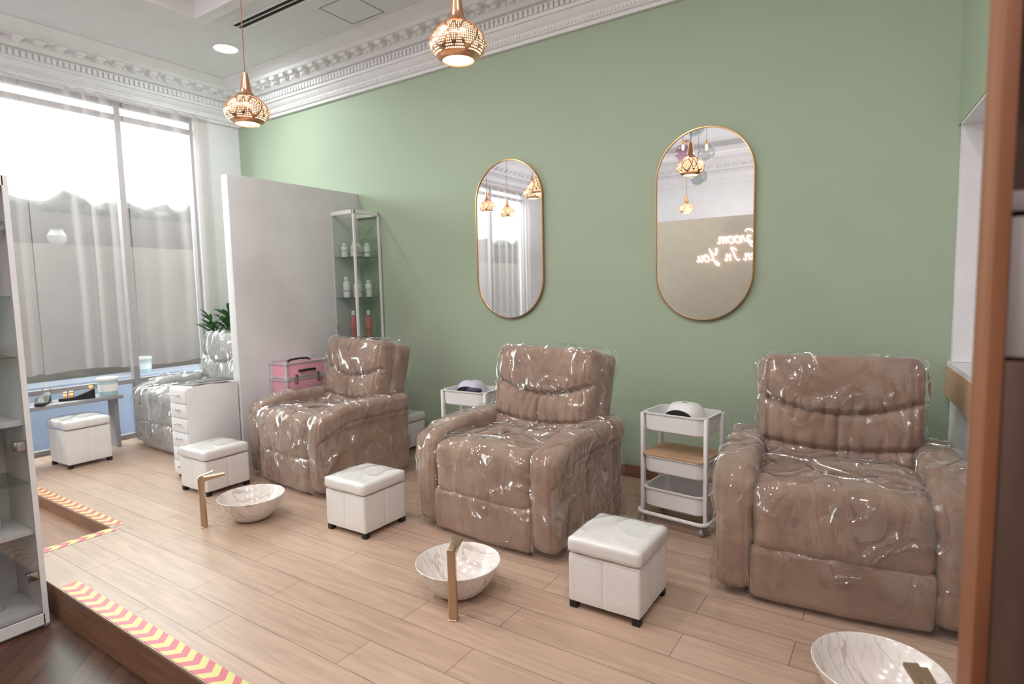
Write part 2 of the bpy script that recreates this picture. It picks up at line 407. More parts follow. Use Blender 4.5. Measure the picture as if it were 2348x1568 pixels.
# ------------------------------------------------------------------ camera
F = 1350.0
Xc = Vector((2043, -79, F)).normalized()
Yc = Vector((897, 142, -F)); Yc = (Yc - Xc * Yc.dot(Xc)).normalized()
Zc = Xc.cross(Yc)
cd = bpy.data.cameras.new("camera"); cam = bpy.data.objects.new("camera", cd); COL.objects.link(cam)
cam.matrix_world = Matrix(((Xc.x, Xc.y, Xc.z, 0), (Yc.x, Yc.y, Yc.z, 0), (Zc.x, Zc.y, Zc.z, 1.6), (0, 0, 0, 1)))
cd.sensor_width = 36; cd.lens = F / 2348 * 36; cd.clip_start = 0.05
cd.dof.use_dof = True; cd.dof.focus_distance = 3.6; cd.dof.aperture_fstop = 2.0
SC.camera = cam

# ------------------------------------------------------------------ room shell
g = G()
poly = [(-4.55, 1.2), (1.2, 1.2), (1.2, YW), (XW - 0.1, YW), (XW - 0.1, 1.75), (-4.55, 1.75)]
g.loft([[(x, y, -0.19) for x, y in poly], [(x, y, -0.012) for x, y in poly]])
struct(g.obj("trim_7", WOODH), "wood fascia of the raised platform", "platform")
g = G(); g.loft([[(x, y, -0.012) for x, y in poly], [(x, y, 0) for x, y in poly]])
struct(g.obj("floor", FLOOR), "pinkish wood-look plank tiles on the raised platform", "floor")
g = G(); g.box(XW - 0.1, 2.6, -3.9, YW, -0.25, -0.19)
struct(g.obj("floor.001", FLOORL), "dark brown herringbone parquet at the lower level", "floor")

g = G(); g.box(XW - 0.2, 1.2, YW, YW + 0.15, -0.19, 4.5)
struct(g.obj("wall_back", GREEN), "sage green painted feature wall", "wall")
g = G()
g.box(XW - 0.2, XW, 4.0, YW, -0.19, 4.5); g.box(XW - 0.2, XW, -2.4, 4.0, 3.74, 4.5); g.box(XW - 0.2, XW, -3.9, -2.4, -0.19, 4.5)
struct(g.obj("wall_left", WHITEP), "white wall around the tall window", "wall")
g = G(); g.box(XW - 0.2, 2.6, -4.05, -3.9, -0.25, 4.5)
struct(g.obj("wall_front", WHITEP), "white wall opposite the green wall", "wall")
g = G(); g.box(2.6, 2.75, -4.0, 1.6, -0.25, 4.5); g.box(0.9, 2.75, 1.5, 1.6, -0.25, 4.5)
struct(g.obj("wall_side", WHITEP), "white side wall", "wall")

# niche wall on the right, slightly skewed: local x outward, -y toward viewer
RM = Matrix(((1, -0.0893, 0, 0.25), (0, 1, 0, YW - 0.002), (0, 0, 1, 0), (0, 0, 0, 1)))
g = G(); g.box(0, 0.9, -2.9, 0.0, 2.53, 4.5, M=RM)
struct(g.obj("wall_right", GREEN), "sage green wall above a recessed niche", "wall")
g = G(); g.box(0.012, 0.9, -0.06, -0.001, 1.09, 2.529, M=RM); g.box(0.6, 0.9, -2.9, -0.06, 1.09, 2.529, M=RM)
g.box(0.004, 0.6, -2.9, -0.06, 2.515, 2.529, M=RM)
struct(g.obj("trim_8", PLASTER), "white lining of the wall niche", "niche")
ct = top("counter", "built-in counter with white top, wood band and fluted white front", "counter")
g = G(); g.box(-0.005, 0.6, -2.9, -0.004, 1.06, 1.088, M=RM); g.obj("countertop", WHITEP, ct)
g = G(); g.box(-0.01, 0.6, -2.9, -0.004, 0.87, 1.06, M=RM); g.obj("wood_band", LWOOD, ct)
g = G(); g.box(0.03, 0.6, -2.9, -0.004, 0.0, 0.87, M=RM)
for i in range(70):
    y = -0.02 - i * 0.035
    g.lathe([(0.014, 0.0), (0.014, 0.869)], n=8, c=(0.03, y), M=RM)
g.obj("fluted_panel", WHITEP, ct)

# ceiling with tray
TX0, TX1, TY0, TY1 = -5.5, 2.0, -3.0, 3.15
g = G()
for (a, b, c, d) in ((XW - 0.2, 2.75, TY1, YW + 0.15), (XW - 0.2, 2.75, -4.05, TY0), (XW - 0.2, TX0, TY0, TY1), (TX1, 2.75, TY0, TY1)):
    g.box(a, b, c, d, ZC, ZC + 0.22)
g.box(TX0 - 0.1, TX1 + 0.1, TY0 - 0.1, TY1 + 0.1, ZC + 0.22, ZC + 0.3)
struct(g.obj("ceiling", CEIL), "off-white ceiling with a raised tray", "ceiling")
g = G()
def ringmould(g, pr):
    cs = [(TX0, TY0, 1, 1), (TX1, TY0, -1, 1), (TX1, TY1, -1, -1), (TX0, TY1, 1, -1)]
    L = [[(cx - sx * d, cy - sy * d, ZC + z) for d, z in pr] for cx, cy, sx, sy in cs]
    L.append(L[0]); g.loft(L, False, False)
ringmould(g, [(-0.05, 0.12), (-0.05, 0.03), (-0.02, 0.0), (-0.02, -0.03), (0.03, -0.045), (0.09, -0.03), (0.1, -0.012), (0.12, -0.012), (0.12, 0.01), (0.0, 0.12)])
struct(g.obj("trim_6", PLASTER), "plaster moulding around the ceiling tray", "moulding")

CP = [(0, -0.43), (0.03, -0.43), (0.035, -0.405), (0.055, -0.395), (0.055, -0.345), (0.07, -0.335), (0.09, -0.30), (0.10, -0.285), (0.115, -0.285),
      (0.115, -0.185), (0.15, -0.18), (0.165, -0.165), (0.19, -0.15), (0.2, -0.11), (0.29, -0.095), (0.30, -0.06), (0.33, -0.045), (0.37, -0.02), (0.42, -0.012), (0.42, 0.0), (0, 0)]
def cornice(name, p0, p1, inward, m0, m1, detail=True):
    p0 = Vector(p0); p1 = Vector(p1); t = (p1 - p0); Ln = t.length; t.normalize(); nrm = Vector(inward)
    g = G()
    a = [p0 + t * (d * m0) + nrm * d + Vector((0, 0, ZC + z)) for d, z in CP]
    b = [p1 - t * (d * m1) + nrm * d + Vector((0, 0, ZC + z)) for d, z in CP]
    g.loft([a, b])
    if detail:
        M = Matrix.Translation(p0) @ Matrix(((t.x, nrm.x, 0, 0), (t.y, nrm.y, 0, 0), (0, 0, 1, 0), (0, 0, 0, 1)))
        s = 0.14
        while s < Ln - 0.14:   # dentils
            g.box(s, s + 0.032, 0.11, 0.136, ZC - 0.255, ZC - 0.2, M=M); s += 0.05
        s = 0.24
        while s < Ln - 0.24:   # modillions
            g.box(s, s + 0.09, 0.19, 0.285, ZC - 0.135, ZC - 0.09, bev=0.018, seg=3, M=M)
            g.box(s + 0.015, s + 0.075, 0.18, 0.24, ZC - 0.152, ZC - 0.12, bev=0.014, seg=3, M=M)
            g.lathe([(0.0, 0), (0.022, 0.0), (0.022, 0.012), (0.008, 0.02)], n=10, M=M @ Matrix.Translation((s + 0.135, 0.19, ZC - 0.13)) @ Matrix.Rotation(-PI / 2, 4, 'X'))
            s += 0.17
        s = 0.1
        while s < Ln - 0.1:    # bead row
            g.box(s, s + 0.02, 0.05, 0.063, ZC - 0.385, ZC - 0.358, M=M); s += 0.032
    return struct(g.obj(name, PLASTER), "white plaster cornice with dentils and modillions", "cornice")
cornice("trim_1", (XW, YW, 0), (0.25, YW, 0), (0, -1, 0), 1, 0)
cornice("trim_2", (XW, YW, 0), (XW, -3.9, 0), (1, 0, 0), 1, 1)
cornice("trim_3", (XW, -3.9, 0), (2.6, -3.9, 0), (0, 1, 0), 1, 0)

g = G(); g.box(-5.04, 0.25, YW - 0.015, YW, 0, 0.1, bev=0.003); g.box(XW, -5.15, YW - 0.015, YW, 0, 0.1, bev=0.003)
struct(g.obj("baseboard_back", WOODB), "brown wood baseboard along the green wall", "baseboard")
g = G(); g.box(-5.14, -5.04, 3.07, YW, 0, 2.67, bev=0.004)
struct(g.obj("wall_divider", WHITEP), "white freestanding partition wall", "partition")
g = G(); g.box(-3.9, 2.0, -0.92, -0.8, -0.19, 2.68, bev=0.004)
struct(g.obj("wall_divider.001", BEIGE), "beige partition carrying a neon sign", "partition")

# vent, hatch
g = G()
g.box(-5.4, -4.1, 3.415, 3.43, ZC - 0.012, ZC); g.box(-5.4, -4.1, 3.53, 3.545, ZC - 0.012, ZC); g.box(-5.4, -5.385, 3.42, 3.54, ZC - 0.012, ZC); g.box(-4.115, -4.1, 3.42, 3.54, ZC - 0.012, ZC)
g.box(-5.4, -4.1, 3.476, 3.484, ZC - 0.01, ZC)
v = top("air_vent", "white linear slot air diffuser with dark slots in the ceiling", "air vent", (0, 0, 0))
g.obj("frame", WMETAL, v)
g = G(); g.box(-5.385, -4.115, 3.43, 3.476, ZC - 0.004, ZC - 0.0005); g.obj("slot", DARK, v)
g = G(); g.box(-5.385, -4.115, 3.484, 3.53, ZC - 0.004, ZC - 0.0005); g.obj("slot", DARK, v)
g = G()
hx0, hx1, hy0, hy1 = -4.47, -4.05, 3.7, 4.1
for a in ((hx0, hx1, hy0, hy0 + 0.008), (hx0, hx1, hy1 - 0.008, hy1), (hx0, hx0 + 0.008, hy0, hy1), (hx1 - 0.008, hx1, hy0, hy1)):
    g.box(a[0], a[1], a[2], a[3], ZC - 0.003, ZC - 0.0005)
struct(g.obj("trim_9", pm("hatch_gap", (150, 146, 148), rough=0.8)), "thin outline of a square access hatch in the ceiling", "ceiling hatch")

# hazard tape
g = G(); g.box(-1.95, 1.95, -0.045, 0.045, 0, 0.0015)
o = g.obj("hazard_tape", tape_mat('x'), loc=(-1.9, 1.25, 0.0006)); tag(o, "red and yellow chevron hazard tape along the platform edge", "hazard tape", "hazard tapes")
g = G(); g.box(-1.3, 1.3, -0.04, 0.04, 0, 0.0015)
o = g.obj("hazard_tape", tape_mat('x'), loc=(-5.85, 1.795, 0.0006)); tag(o, "red and yellow chevron hazard tape along the stair notch", "hazard tape", "hazard tapes")
g = G(); g.box(-0.04, 0.04, -0.27, 0.25, 0, 0.0015)
o = g.obj("hazard_tape", tape_mat('y'), loc=(-4.505, 1.5, 0.0006)); tag(o, "short red and yellow chevron hazard tape beside the stair notch", "hazard tape", "hazard tapes")
g = G(); g.box(XW, -4.56, 1.4, 1.75, -0.19, -0.1)
struct(g.obj("trim_10", WOODH), "wood step inside the platform notch", "step")

# ------------------------------------------------------------------ window + outside
wn = top("window_1", "tall aluminium-framed shopfront window", "window"); wn["kind"] = "structure"
g = G()
ys = [4.0, 3.18, 1.75, 0.3, -1.1, -2.4]
for y in ys: g.box(XW - 0.13, XW - 0.05, y - 0.03, y + 0.03, 0, 3.74)
for z in (0.0, 0.62, 3.54, 3.68): g.box(XW - 0.12, XW - 0.06, -2.4, 4.0, z, z + 0.05)
g.obj("frame", DARKF, wn)
g = G(); g.box(XW - 0.095, XW - 0.09, -2.4, 4.0, 0, 3.74); g.obj("glass", GLASS, wn)
g = G(); g.box(-16, XW - 0.2, -9, 12, -0.3, -0.2)
struct(g.obj("ground", EXTG), "pale paving outside the window", "paving")
g = G(); g.box(-9.7, -9.55, -8, 12, -0.2, 2.75); struct(g.obj("wall_exterior", EXTW), "grey-brown boundary wall outside", "wall")
g = G(); g.box(-9.54, -9.2, -8, 12, -0.2, 2.3); struct(g.obj("wall_exterior.001", EXTW2), "lighter stone ledge outside", "ledge")
g = G(); g.box(-9.0, -8.5, -8, 12, -0.2, 0.55); struct(g.obj("wall_exterior.002", pm("white_planter", (190, 192, 208), rough=0.7)), "low white planter outside", "planter")
def hedge_fn(p, n):
    return p + n * (W(p, 1.7, 0.16) + W(p, 5, 0.10) + W(p, 13, 0.05))
g = G(); g.soft((-10.22, 2, 1.52), (0.4, 19, 3.0), 0.18, (6, 300, 40), hedge_fn)
hg = g.obj("hedge", HEDGE, None, ang=180); tag(hg, "grey-green clipped hedge behind the outdoor wall", "hedge"); hg["kind"] = "stuff"

def curtain(y0, y1, seed, par=None):
    g = G(); ny = int((y1 - y0) / 0.012); nz = 14; L = []
    for k in range(nz + 1):
        z = 0.84 + (3.725 - 0.84) * k / nz; row = []
        t = 1 - k / nz
        for j in range(ny + 1):
            y = y0 + (y1 - y0) * j / ny
            ph = y * 26 + 6.0 * noise.noise(Vector((y * 2.1, seed, 0))) + 0.8 * noise.noise(Vector((y * 3, z * 0.8, seed)))
            amp = 0.022 + 0.026 * noise.noise(Vector((y * 1.7, seed + 5, z * 0.3)))
            row.append((-7.085 + amp * math.sin(ph) + 0.012 * t * noise.noise(Vector((y * 3, z, seed))), y + 0.01 * math.cos(ph), z + (0.02 * math.sin(y * 5 + seed) if k == 0 else 0)))
        L.append(row)
    g.loft(L, False, False, closed=False)
    o = g.obj("sheer_curtain", CURT, ang=180, fix=False)
    tag(o, "sheer beige voile curtain hanging in folds over the window", "curtain", "sheer window curtains")
for i, (a, b) in enumerate(((3.16, 4.1), (2.28, 3.14), (0.92, 2.26), (-0.78, 0.9), (-2.4, -0.80))): curtain(a, b, i * 7.3)
g = G(); g.tube([(-7.085, -2.4, 3.745), (-7.085, 4.12, 3.745)], 0.012)
tag(g.obj("curtain_rail", WMETAL), "white curtain rail under the cornice", "curtain rail")

# window bench
wb = top("window_bench", "long grey bench running under the window", "bench")
g = G(); g.box(-7.18, -6.86, 1.6, 2.86, 0.53, 0.57, bev=0.006); g.obj("seat", pm("grey_bench_top", (150, 147, 152), rough=0.35), wb)
for y in (1.7, 2.80):
    g = G(); g.box(-7.1, -6.95, y, y + 0.04, 0, 0.53); g.obj("leg", DARKF, wb)
ps = top("plant_stand", "slim grey stand holding bamboo pots beside the curtain", "plant stand", (-6.965, 4.04, 0))
g = G(); g.box(-0.06, 0.06, -0.16, 0.16, 0.6, 0.63, bev=0.004); g.obj("shelf", DARKF, ps)
for x in (-1, 1):
    for y in (-1, 1):
        g = G(); g.box(x * 0.048 - 0.01, x * 0.048 + 0.01, y * 0.14 - 0.01, y * 0.14 + 0.01, 0, 0.6); g.obj("leg", DARKF, ps)

# ------------------------------------------------------------------ recliners
def recliner(fab, label, seed, group):
    e = top("recliner_chair", label, "recliner chair", group=group)
    sd = Vector((seed, seed * 0.7, 0))
    def arm_fn(side, inf):
        def fn(p, n):
            p = p.copy(); zt = (p.z + 0.33) / 0.66
            if p.y < -0.05: p.z -= 0.09 * ((-0.05 - p.y) / 0.41) ** 2 * max(zt, 0)
            p.y -= 0.02 * math.sin(max(0, min(1, zt)) * PI) * (1 if p.y < 0 else 0.3)
            tp = max(0, min(1, (zt - 0.70) / 0.09)); tp = tp * tp * (3 - 2 * tp)
            p.x *= 0.95 + 0.15 * tp
            if n.x * side > 0.5 and not inf:
                zl = 0.80 - 0.9 * max(0, -(p.y + 0.18)) ** 1.6
                p.x -= side * 0.016 * math.exp(-((zt - zl) / 0.014) ** 2)
                if zt < zl: p.x -= side * 0.006
            if n.y < -0.4 and not inf:
                p.y += 0.008 * math.exp(-((abs(p.x) - 0.06) / 0.009) ** 2)
            d = W(p + sd, 3, 0.006) + W(p + sd, 15, 0.0015)
            if inf:
                d += inf + W(p + sd * 3, 4, 0.008) + ridge(p + sd * 2, 4, 0.018, 10)
                if zt < 0.25 and (n.x * side > 0.3 or n.y < -0.3): d += 0.05 * (0.25 - zt)
            return p + n * d
        return fn
    def seat_fn(inf):
        def fn(p, n):
            p = p.copy()
            u = p.x / 0.385; t = (p.y + 0.36) / 0.72
            if n.z > 0.2: p.z += 0.024 * (1 - u * u) * (1 - 0.6 * t)
            if n.y < -0.2:
                p.y -= 0.015 * (1 - u * u)
            if n.z > -0.2 and p.y < 0.1 and not inf:
                p -= n * 0.009 * (0.5 + 0.5 * math.sin(p.x * 42 + seed + 3 * W(p, 6, 1))) * math.exp(-((p.y + 0.27) / 0.06) ** 2)
                p -= n * 0.012 * math.exp(-((p.y + 0.29) / 0.010) ** 2)
            d = W(Vector((p.x * 9, p.y * 3, p.z * 4)) + sd, 1.3, 0.009) + W(p + sd, 12, 0.003)
            if n.z > 0.3 and not inf: p.z -= 0.03 * math.exp(-((p.y + 0.08 + 0.05 * u * u) / 0.018) ** 2)
            if inf: d += inf + W(p + sd * 3, 4, 0.009) + ridge(p + sd, 4, 0.020, 10)
            return p + n * d
        return fn
    def cush_fn(inf):
        def fn(p, n):
            p = p.copy(); u = p.x / 0.41; v = (p.z + 0.40) / 0.80
            if n.y < 0.1:
                w = min(1, max(0, -n.y + 0.1) * 1.5)
                s1 = 0.57 + 0.12 * u * u; s2 = 0.32 + 0.05 * u * u; s3 = 0.12
                gr = 0.036 * math.exp(-((v - s1) / 0.022) ** 2) + 0.034 * math.exp(-((v - s2) / 0.020) ** 2) + 0.025 * math.exp(-((v - s3) / 0.016) ** 2)
                if v < s1: gr += 0.026 * math.exp(-(u / 0.026) ** 2)
                gr += 0.022 * math.exp(-((abs(u) - 0.88) / 0.025) ** 2) * (0.7 if v < 0.95 else 0)
                wob = 2.5 * noise.noise(Vector((u * 3, v * 5, seed)))
                gr += 0.015 * max(0, math.sin(u * 36 + seed + wob)) * math.exp(-((v - s1) / 0.09) ** 2) * (1 - 0.4 * abs(u))
                gr += 0.013 * max(0, math.sin(u * 32 + 2 + seed + wob)) * math.exp(-((v - s2) / 0.09) ** 2)
                gr += 0.016 * max(0, noise.noise(Vector((u * 2.0, v * 8, seed + 4)))) * (1 if v > s1 else 0.7)
                b = 0.020 * (1 - u ** 4)
                roll = 0.022 * math.sin(min(1, max(0, (v - s1) / (1 - s1))) * PI) if v > s1 else 0.018 * abs(math.sin(v / s1 * 2 * PI * 0.9))
                k = 0.2 if inf else 1.0
                p.y += w * (gr * k - b - roll)
            d = W(p + sd, 4, 0.007) + W(p + sd, 12, 0.003)
            if inf: d += inf + W(p + sd * 3, 4, 0.009) + ridge(p + sd, 3.6, 0.022, 10)
            return p + n * d
        return fn
    def shell_fn(inf):
        def fn(p, n):
            p = p.copy(); p.x *= 1 + 0.03 * (p.z / 0.46)
            d = W(p + sd, 5, 0.004)
            if inf: d += inf + W(p + sd * 3, 4, 0.008) + ridge(p + sd, 4, 0.020, 10)
            return p + n * d
        return fn
    MB = Matrix.Translation((0, 0.22, 0.22)) @ Matrix.Rotation(math.radians(-13), 4, 'X')
    for sgn in (-1, 1):
        g = G(); g.soft((sgn * 0.472, -0.02, 0.375), (0.185, 0.90, 0.67), 0.052, (18, 44, 52), arm_fn(sgn, 0)); g.obj("armrest", fab, e, ang=80)
    g = G(); g.soft((0, -0.12, 0.435), (0.78, 0.73, 0.36), 0.08, (56, 56, 32), seat_fn(0)); g.obj("seat", fab, e, ang=80)
    def foot_fn(p, n):
        p = p.copy()
        if n.y < 0: p.y -= 0.014 * (1 - (p.x / 0.38) ** 2)
        return p + n * (W(p + sd, 7, 0.008))
    g = G(); g.soft((0, -0.405, 0.16), (0.775, 0.155, 0.28), 0.03, (30, 6, 14), foot_fn); g.obj("footrest", fab, e, ang=80)
    g = G(); g.soft((0, 0.08, 0.47), (0.85, 0.16, 0.94), 0.04, (20, 6, 20), shell_fn(0), M=MB); g.obj("backrest_shell", fab, e, ang=80)
    g = G(); g.soft((0, -0.05, 0.555), (0.82, 0.17, 0.80), 0.06, (96, 8, 96), cush_fn(0), M=MB); g.obj("back_cushion", fab, e, ang=80)
    g = G(); g.box(-0.37, 0.37, -0.33, 0.38, 0.0, 0.25); g.obj("base", BLACK, e)
    g = G(); i = 0.010
    for sgn in (-1, 1): g.soft((sgn * 0.472, -0.02, 0.365), (0.185, 0.90, 0.69), 0.052, (22, 64, 56), arm_fn(sgn, i))
    g.soft((0, -0.12, 0.435), (0.78, 0.73, 0.36), 0.08, (64, 54, 30), seat_fn(i))
    g.soft((0, -0.405, 0.15), (0.78, 0.165, 0.28), 0.03, (40, 6, 18), lambda p, n: foot_fn(p, n) + n * (i + ridge(p + sd, 4, 0.014, 10)))
    g.soft((0, 0.07, 0.48), (0.86, 0.17, 0.96), 0.04, (50, 6, 50), shell_fn(i), M=MB)
    g.soft((0, -0.05, 0.555), (0.82, 0.17, 0.80), 0.06, (80, 8, 80), cush_fn(i + 0.006), M=MB)
    c = g.obj("plastic_cover", FILM, e, ang=60); c["label"] = "crinkled clear plastic cover"
    return e
def put(e, loc, deg): e.location = loc; e.rotation_euler = (0, 0, math.radians(deg)); return e
RG = "plastic-wrapped recliners along the green wall"
put(recliner(FABRIC, "brown velour recliner in clear plastic beside the white trolley", 1.3, RG), (-0.265, 3.53, 0), 6)
put(recliner(FABRIC, "brown velour recliner in clear plastic beneath the wall mirror", 5.1, RG), (-2.15, 3.34, 0), -3)
put(recliner(FABRIC, "brown velour recliner in clear plastic in front of the glass cabinet", 9.7, RG), (-4.17, 3.37, 0), -6)
put(recliner(GREYF, "grey recliner in clear plastic between window and partition", 14.2, RG), (-6.34, 3.42, 0), -2)

# ------------------------------------------------------------------ ottomans
def ottoman(label, h=0.37):
    e = top("ottoman", label, "ottoman", group="white storage ottomans")
    s = 0.39
    for x in (-1, 1):
        for y in (-1, 1):
            g = G(); g.box(x * 0.165 - 0.02, x * 0.165 + 0.02, y * 0.165 - 0.02, y * 0.165 + 0.02, 0, 0.04, bev=0.003); f = g.obj("foot", BLACK, e); f["label"] = "black block foot"
    def bf(p, n):
        p = p.copy()
        if abs(n.x) > .5: p.x -= math.copysign(0.004, n.x) * math.exp(-(p.y / 0.006) ** 2)
        if abs(n.y) > .5: p.y -= math.copysign(0.004, n.y) * math.exp(-(p.x / 0.006) ** 2)
        return p + n * W(p, 9, 0.002)
    bh = h - 0.09 - 0.035
    g = G(); g.soft((0, 0, 0.035 + bh / 2), (s - 0.012, s - 0.012, bh), 0.012, (40, 40, 8), bf); g.obj("body", LEATH, e)
    def lf(p, n):
        p = p.copy()
        if n.z > 0.5: p.z += 0.012 * (1 - (p.x / 0.2) ** 2) * (1 - (p.y / 0.2) ** 2)
        return p + n * W(p, 10, 0.003)
    g = G(); g.soft((0, 0, h - 0.045), (s, s, 0.08), 0.022, (18, 18, 6), lf); g.obj("lid", LEATH, e, ang=80)
    def cf(p, n):
        p = lf(p, n); return p + n * (0.003 + ridge(p, 5, 0.009, 8))
    g = G(); g.soft((0, 0, h - 0.045), (s, s, 0.085), 0.02, (40, 40, 8), cf); c = g.obj("plastic_cover", FILM2, e, ang=80); c["label"] = "clear plastic wrap on the lid"
    return e
o1 = ottoman("white leatherette cube ottoman beside a marble basin and recliner"); o1.location = (-1.165, 2.69, 0)
dup(o1, (-3.03, 2.71, 0), 0.0)
dup(o1, (-4.74, 2.62, 0), 0.02, "white leatherette cube ottoman beside the drawer unit")
dup(o1, (-4.24, 4.27, 0), 0.0, "white leatherette cube ottoman tucked behind a brown recliner")
o2 = ottoman("taller white leatherette ottoman beside the window bench", 0.45); put(o2, (-6.64, 2.36, 0), 2)

# ------------------------------------------------------------------ basins and taps
g = G()
outer = [(0.085, 0.0), (0.105, 0.004), (0.14, 0.03), (0.175, 0.075), (0.205, 0.125), (0.222, 0.165), (0.225, 0.172), (0.222, 0.175)]
inner = [(0.214, 0.168), (0.196, 0.125), (0.165, 0.08), (0.12, 0.04), (0.06, 0.022), (0.022, 0.018)]
g.lathe(outer + inner, n=96)
b1 = top("wash_basin", "round veined marble bowl basin on the floor", "basin", (-1.92, 2.33, 0), group="marble foot basins")
g.obj("bowl", MARBLE, b1, ang=60)
g = G(); g.lathe([(0.024, 0.016), (0.024, 0.021), (0.018, 0.024), (0.004, 0.025)], n=24); g.obj("drain", BRASS, b1)
dup(b1, (-3.84, 2.37, 0), 1.1)
dup(b1, (-0.03, 2.46, 0), 2.4)
t1 = top("basin_tap", "tall brushed brass mixer tap beside a marble basin", "tap", (-1.775, 2.106, 0), group="brass basin taps")
g = G(); g.loft([rr(0.052, 0.046, 0.012, 0.0), rr(0.052, 0.046, 0.012, 0.006), rr(0.046, 0.042, 0.012, 0.008), rr(0.042, 0.040, 0.012, 0.2), rr(0.042, 0.044, 0.012, 0.33), rr(0.042, 0.046, 0.012, 0.345)])
g.obj("body", BRASS, t1)
MS = Matrix.Translation((0, 0, 0.335)) @ Matrix.Rotation(math.radians(4), 4, 'X')
g = G(); g.loft([[(x, y0, z) for x, z in pts] for y0, pts in (
    (-0.015, [(-0.02, -0.016), (0.02, -0.016), (0.02, 0.016), (-0.02, 0.016)]),
    (0.05, [(-0.021, -0.012), (0.021, -0.012), (0.021, 0.012), (-0.021, 0.012)]),
    (0.15, [(-0.022, -0.006), (0.022, -0.006), (0.022, 0.008), (-0.022, 0.008)]))], M=MS); g.obj("spout", BRASS, t1)
g = G(); g.box(-0.018, 0.018, -0.02, 0.085, 0.0, 0.007, bev=0.003, M=Matrix.Translation((0, 0, 0.358)) @ Matrix.Rotation(math.radians(14), 4, 'X')); g.box(-0.014, 0.014, -0.016, 0.012, 0.342, 0.363, bev=0.003); g.obj("handle", BRASS, t1)
t1.rotation_euler = (0, 0, math.radians(25))
dup(t1, (-3.99, 2.10, 0), math.radians(-20))
dup(t1, (0.12, 2.09, 0), math.radians(24))

# ------------------------------------------------------------------ trolleys
def trolley(label):
    e = top("trolley_cart", label, "trolley", group="white rolling trolleys")
    w, d, h = 0.43, 0.31, 0.76
    g = G()
    for sx in (-1, 1):
        x = sx * (w / 2 + 0.004)
        g.box(x - 0.012, x + 0.012, -d / 2 + 0.005, -d / 2 + 0.041, 0.075, h - 0.004, bev=0.004)
        g.box(x - 0.012, x + 0.012, d / 2 - 0.041, d / 2 - 0.005, 0.075, h - 0.004, bev=0.004)
    g.tube([(p[0], p[1], 0.085) for p in rr(w + 0.05, d + 0.06, 0.05, 0)], 0.013, closed=True)
    g.obj("frame", WMETAL, e)
    def tray(z, dd=0.065):
        g = G(); g.loft([rr(w - 0.04, d - 0.03, 0.05, z), rr(w - 0.016, d - 0.004, 0.06, z + 0.012), rr(w - 0.006, d + 0.006, 0.06, z + dd), rr(w + 0.014, d + 0.022, 0.065, z + dd), rr(w + 0.016, d + 0.024, 0.065, z + dd + 0.008), rr(w - 0.016, d - 0.008, 0.06, z + dd + 0.008), rr(w - 0.03, d - 0.02, 0.05, z + 0.008)])
        g.obj("tray", WMETAL, e)
    tray(0.635, 0.12); tray(0.355, 0.11); tray(0.12, 0.125)
    for x in (-1, 1):
        for y in (-1, 1):
            wx, wy = x * 0.205, y * 0.145
            g = G(); g.lathe([(0.008, -0.012), (0.03, -0.012), (0.034, -0.006), (0.034, 0.006), (0.03, 0.012), (0.008, 0.012)], n=20, M=Matrix.Translation((wx, wy, 0.034)) @ Matrix.Rotation(PI / 2, 4, 'Y'))
            g.box(wx - 0.018, wx - 0.014, wy - 0.012, wy + 0.012, 0.03, 0.076); g.box(wx + 0.014, wx + 0.018, wy - 0.012, wy + 0.012, 0.03, 0.076); g.box(wx - 0.018, wx + 0.018, wy - 0.012, wy + 0.012, 0.07, 0.08)
            g.obj("caster", RUBBER, e)
    return e
tr1 = trolley("white three-tier metal trolley with a wooden board on the middle tray"); put(tr1, (-1.20, 3.84, 0), -7)
tr2 = dup(tr1, (-3.02, 3.93, 0), 0.03, "white rolling trolley carrying a lavender nail lamp")
g = G(); g.loft([rr(0.42, 0.335, 0.03, 0.4735), rr(0.425, 0.34, 0.03, 0.476), rr(0.425, 0.34, 0.03, 0.486), rr(0.42, 0.335, 0.03, 0.489)])
bd = g.obj("wooden_board", LWOOD, None, (-1.20, 3.84, 0), (0, 0, math.radians(-7))); tag(bd, "light wood board lying on the trolley's middle tray", "board")
def nail_lamp(mat, label, loc, rz):
    e = top("nail_lamp", label, "nail lamp", loc, rz)
    g = G(); L = []
    for w, d, z in ((0.25, 0.19, 0.0), (0.255, 0.195, 0.015), (0.25, 0.19, 0.11), (0.225, 0.17, 0.15), (0.17, 0.13, 0.172), (0.09, 0.07, 0.18)): L.append(rr(w, d, d * 0.45, z))
    g.loft(L); g.obj("shell", mat, e, ang=60)
    g = G(); L = []
    for k in range(13):
        a = PI * k / 12; L.append((0.095 * math.cos(a), -0.0985, 0.09 + 0.05 * math.sin(a)))
    g.loft([L, [(p[0] * 0.95, -0.08, p[2]) for p in L]]); g.obj("opening", BLACK, e)
    g = G(); g.lathe([(0.018, 0.165), (0.018, 0.1815), (0.012, 0.183)], n=16, c=(0.0, -0.01)); g.obj("button", CHROME, e)
    return e
nail_lamp(WMETAL, "white domed nail drying lamp on the trolley's top tray", (-1.18, 3.84, 0.644), math.radians(-12))
nail_lamp(LAV, "lavender domed nail drying lamp on the trolley's top tray", (-3.06, 3.97, 0.644), 0.1)
g = G(); g.loft([rr(0.13, 0.07, 0.03, 0.0), rr(0.135, 0.075, 0.03, 0.13), rr(0.12, 0.06, 0.03, 0.14)])
o = g.obj("lamp_tray", DPURP, None, (-2.93, 3.83, 0.644)); tag(o, "dark purple detachable tray beside the nail lamp", "tray")

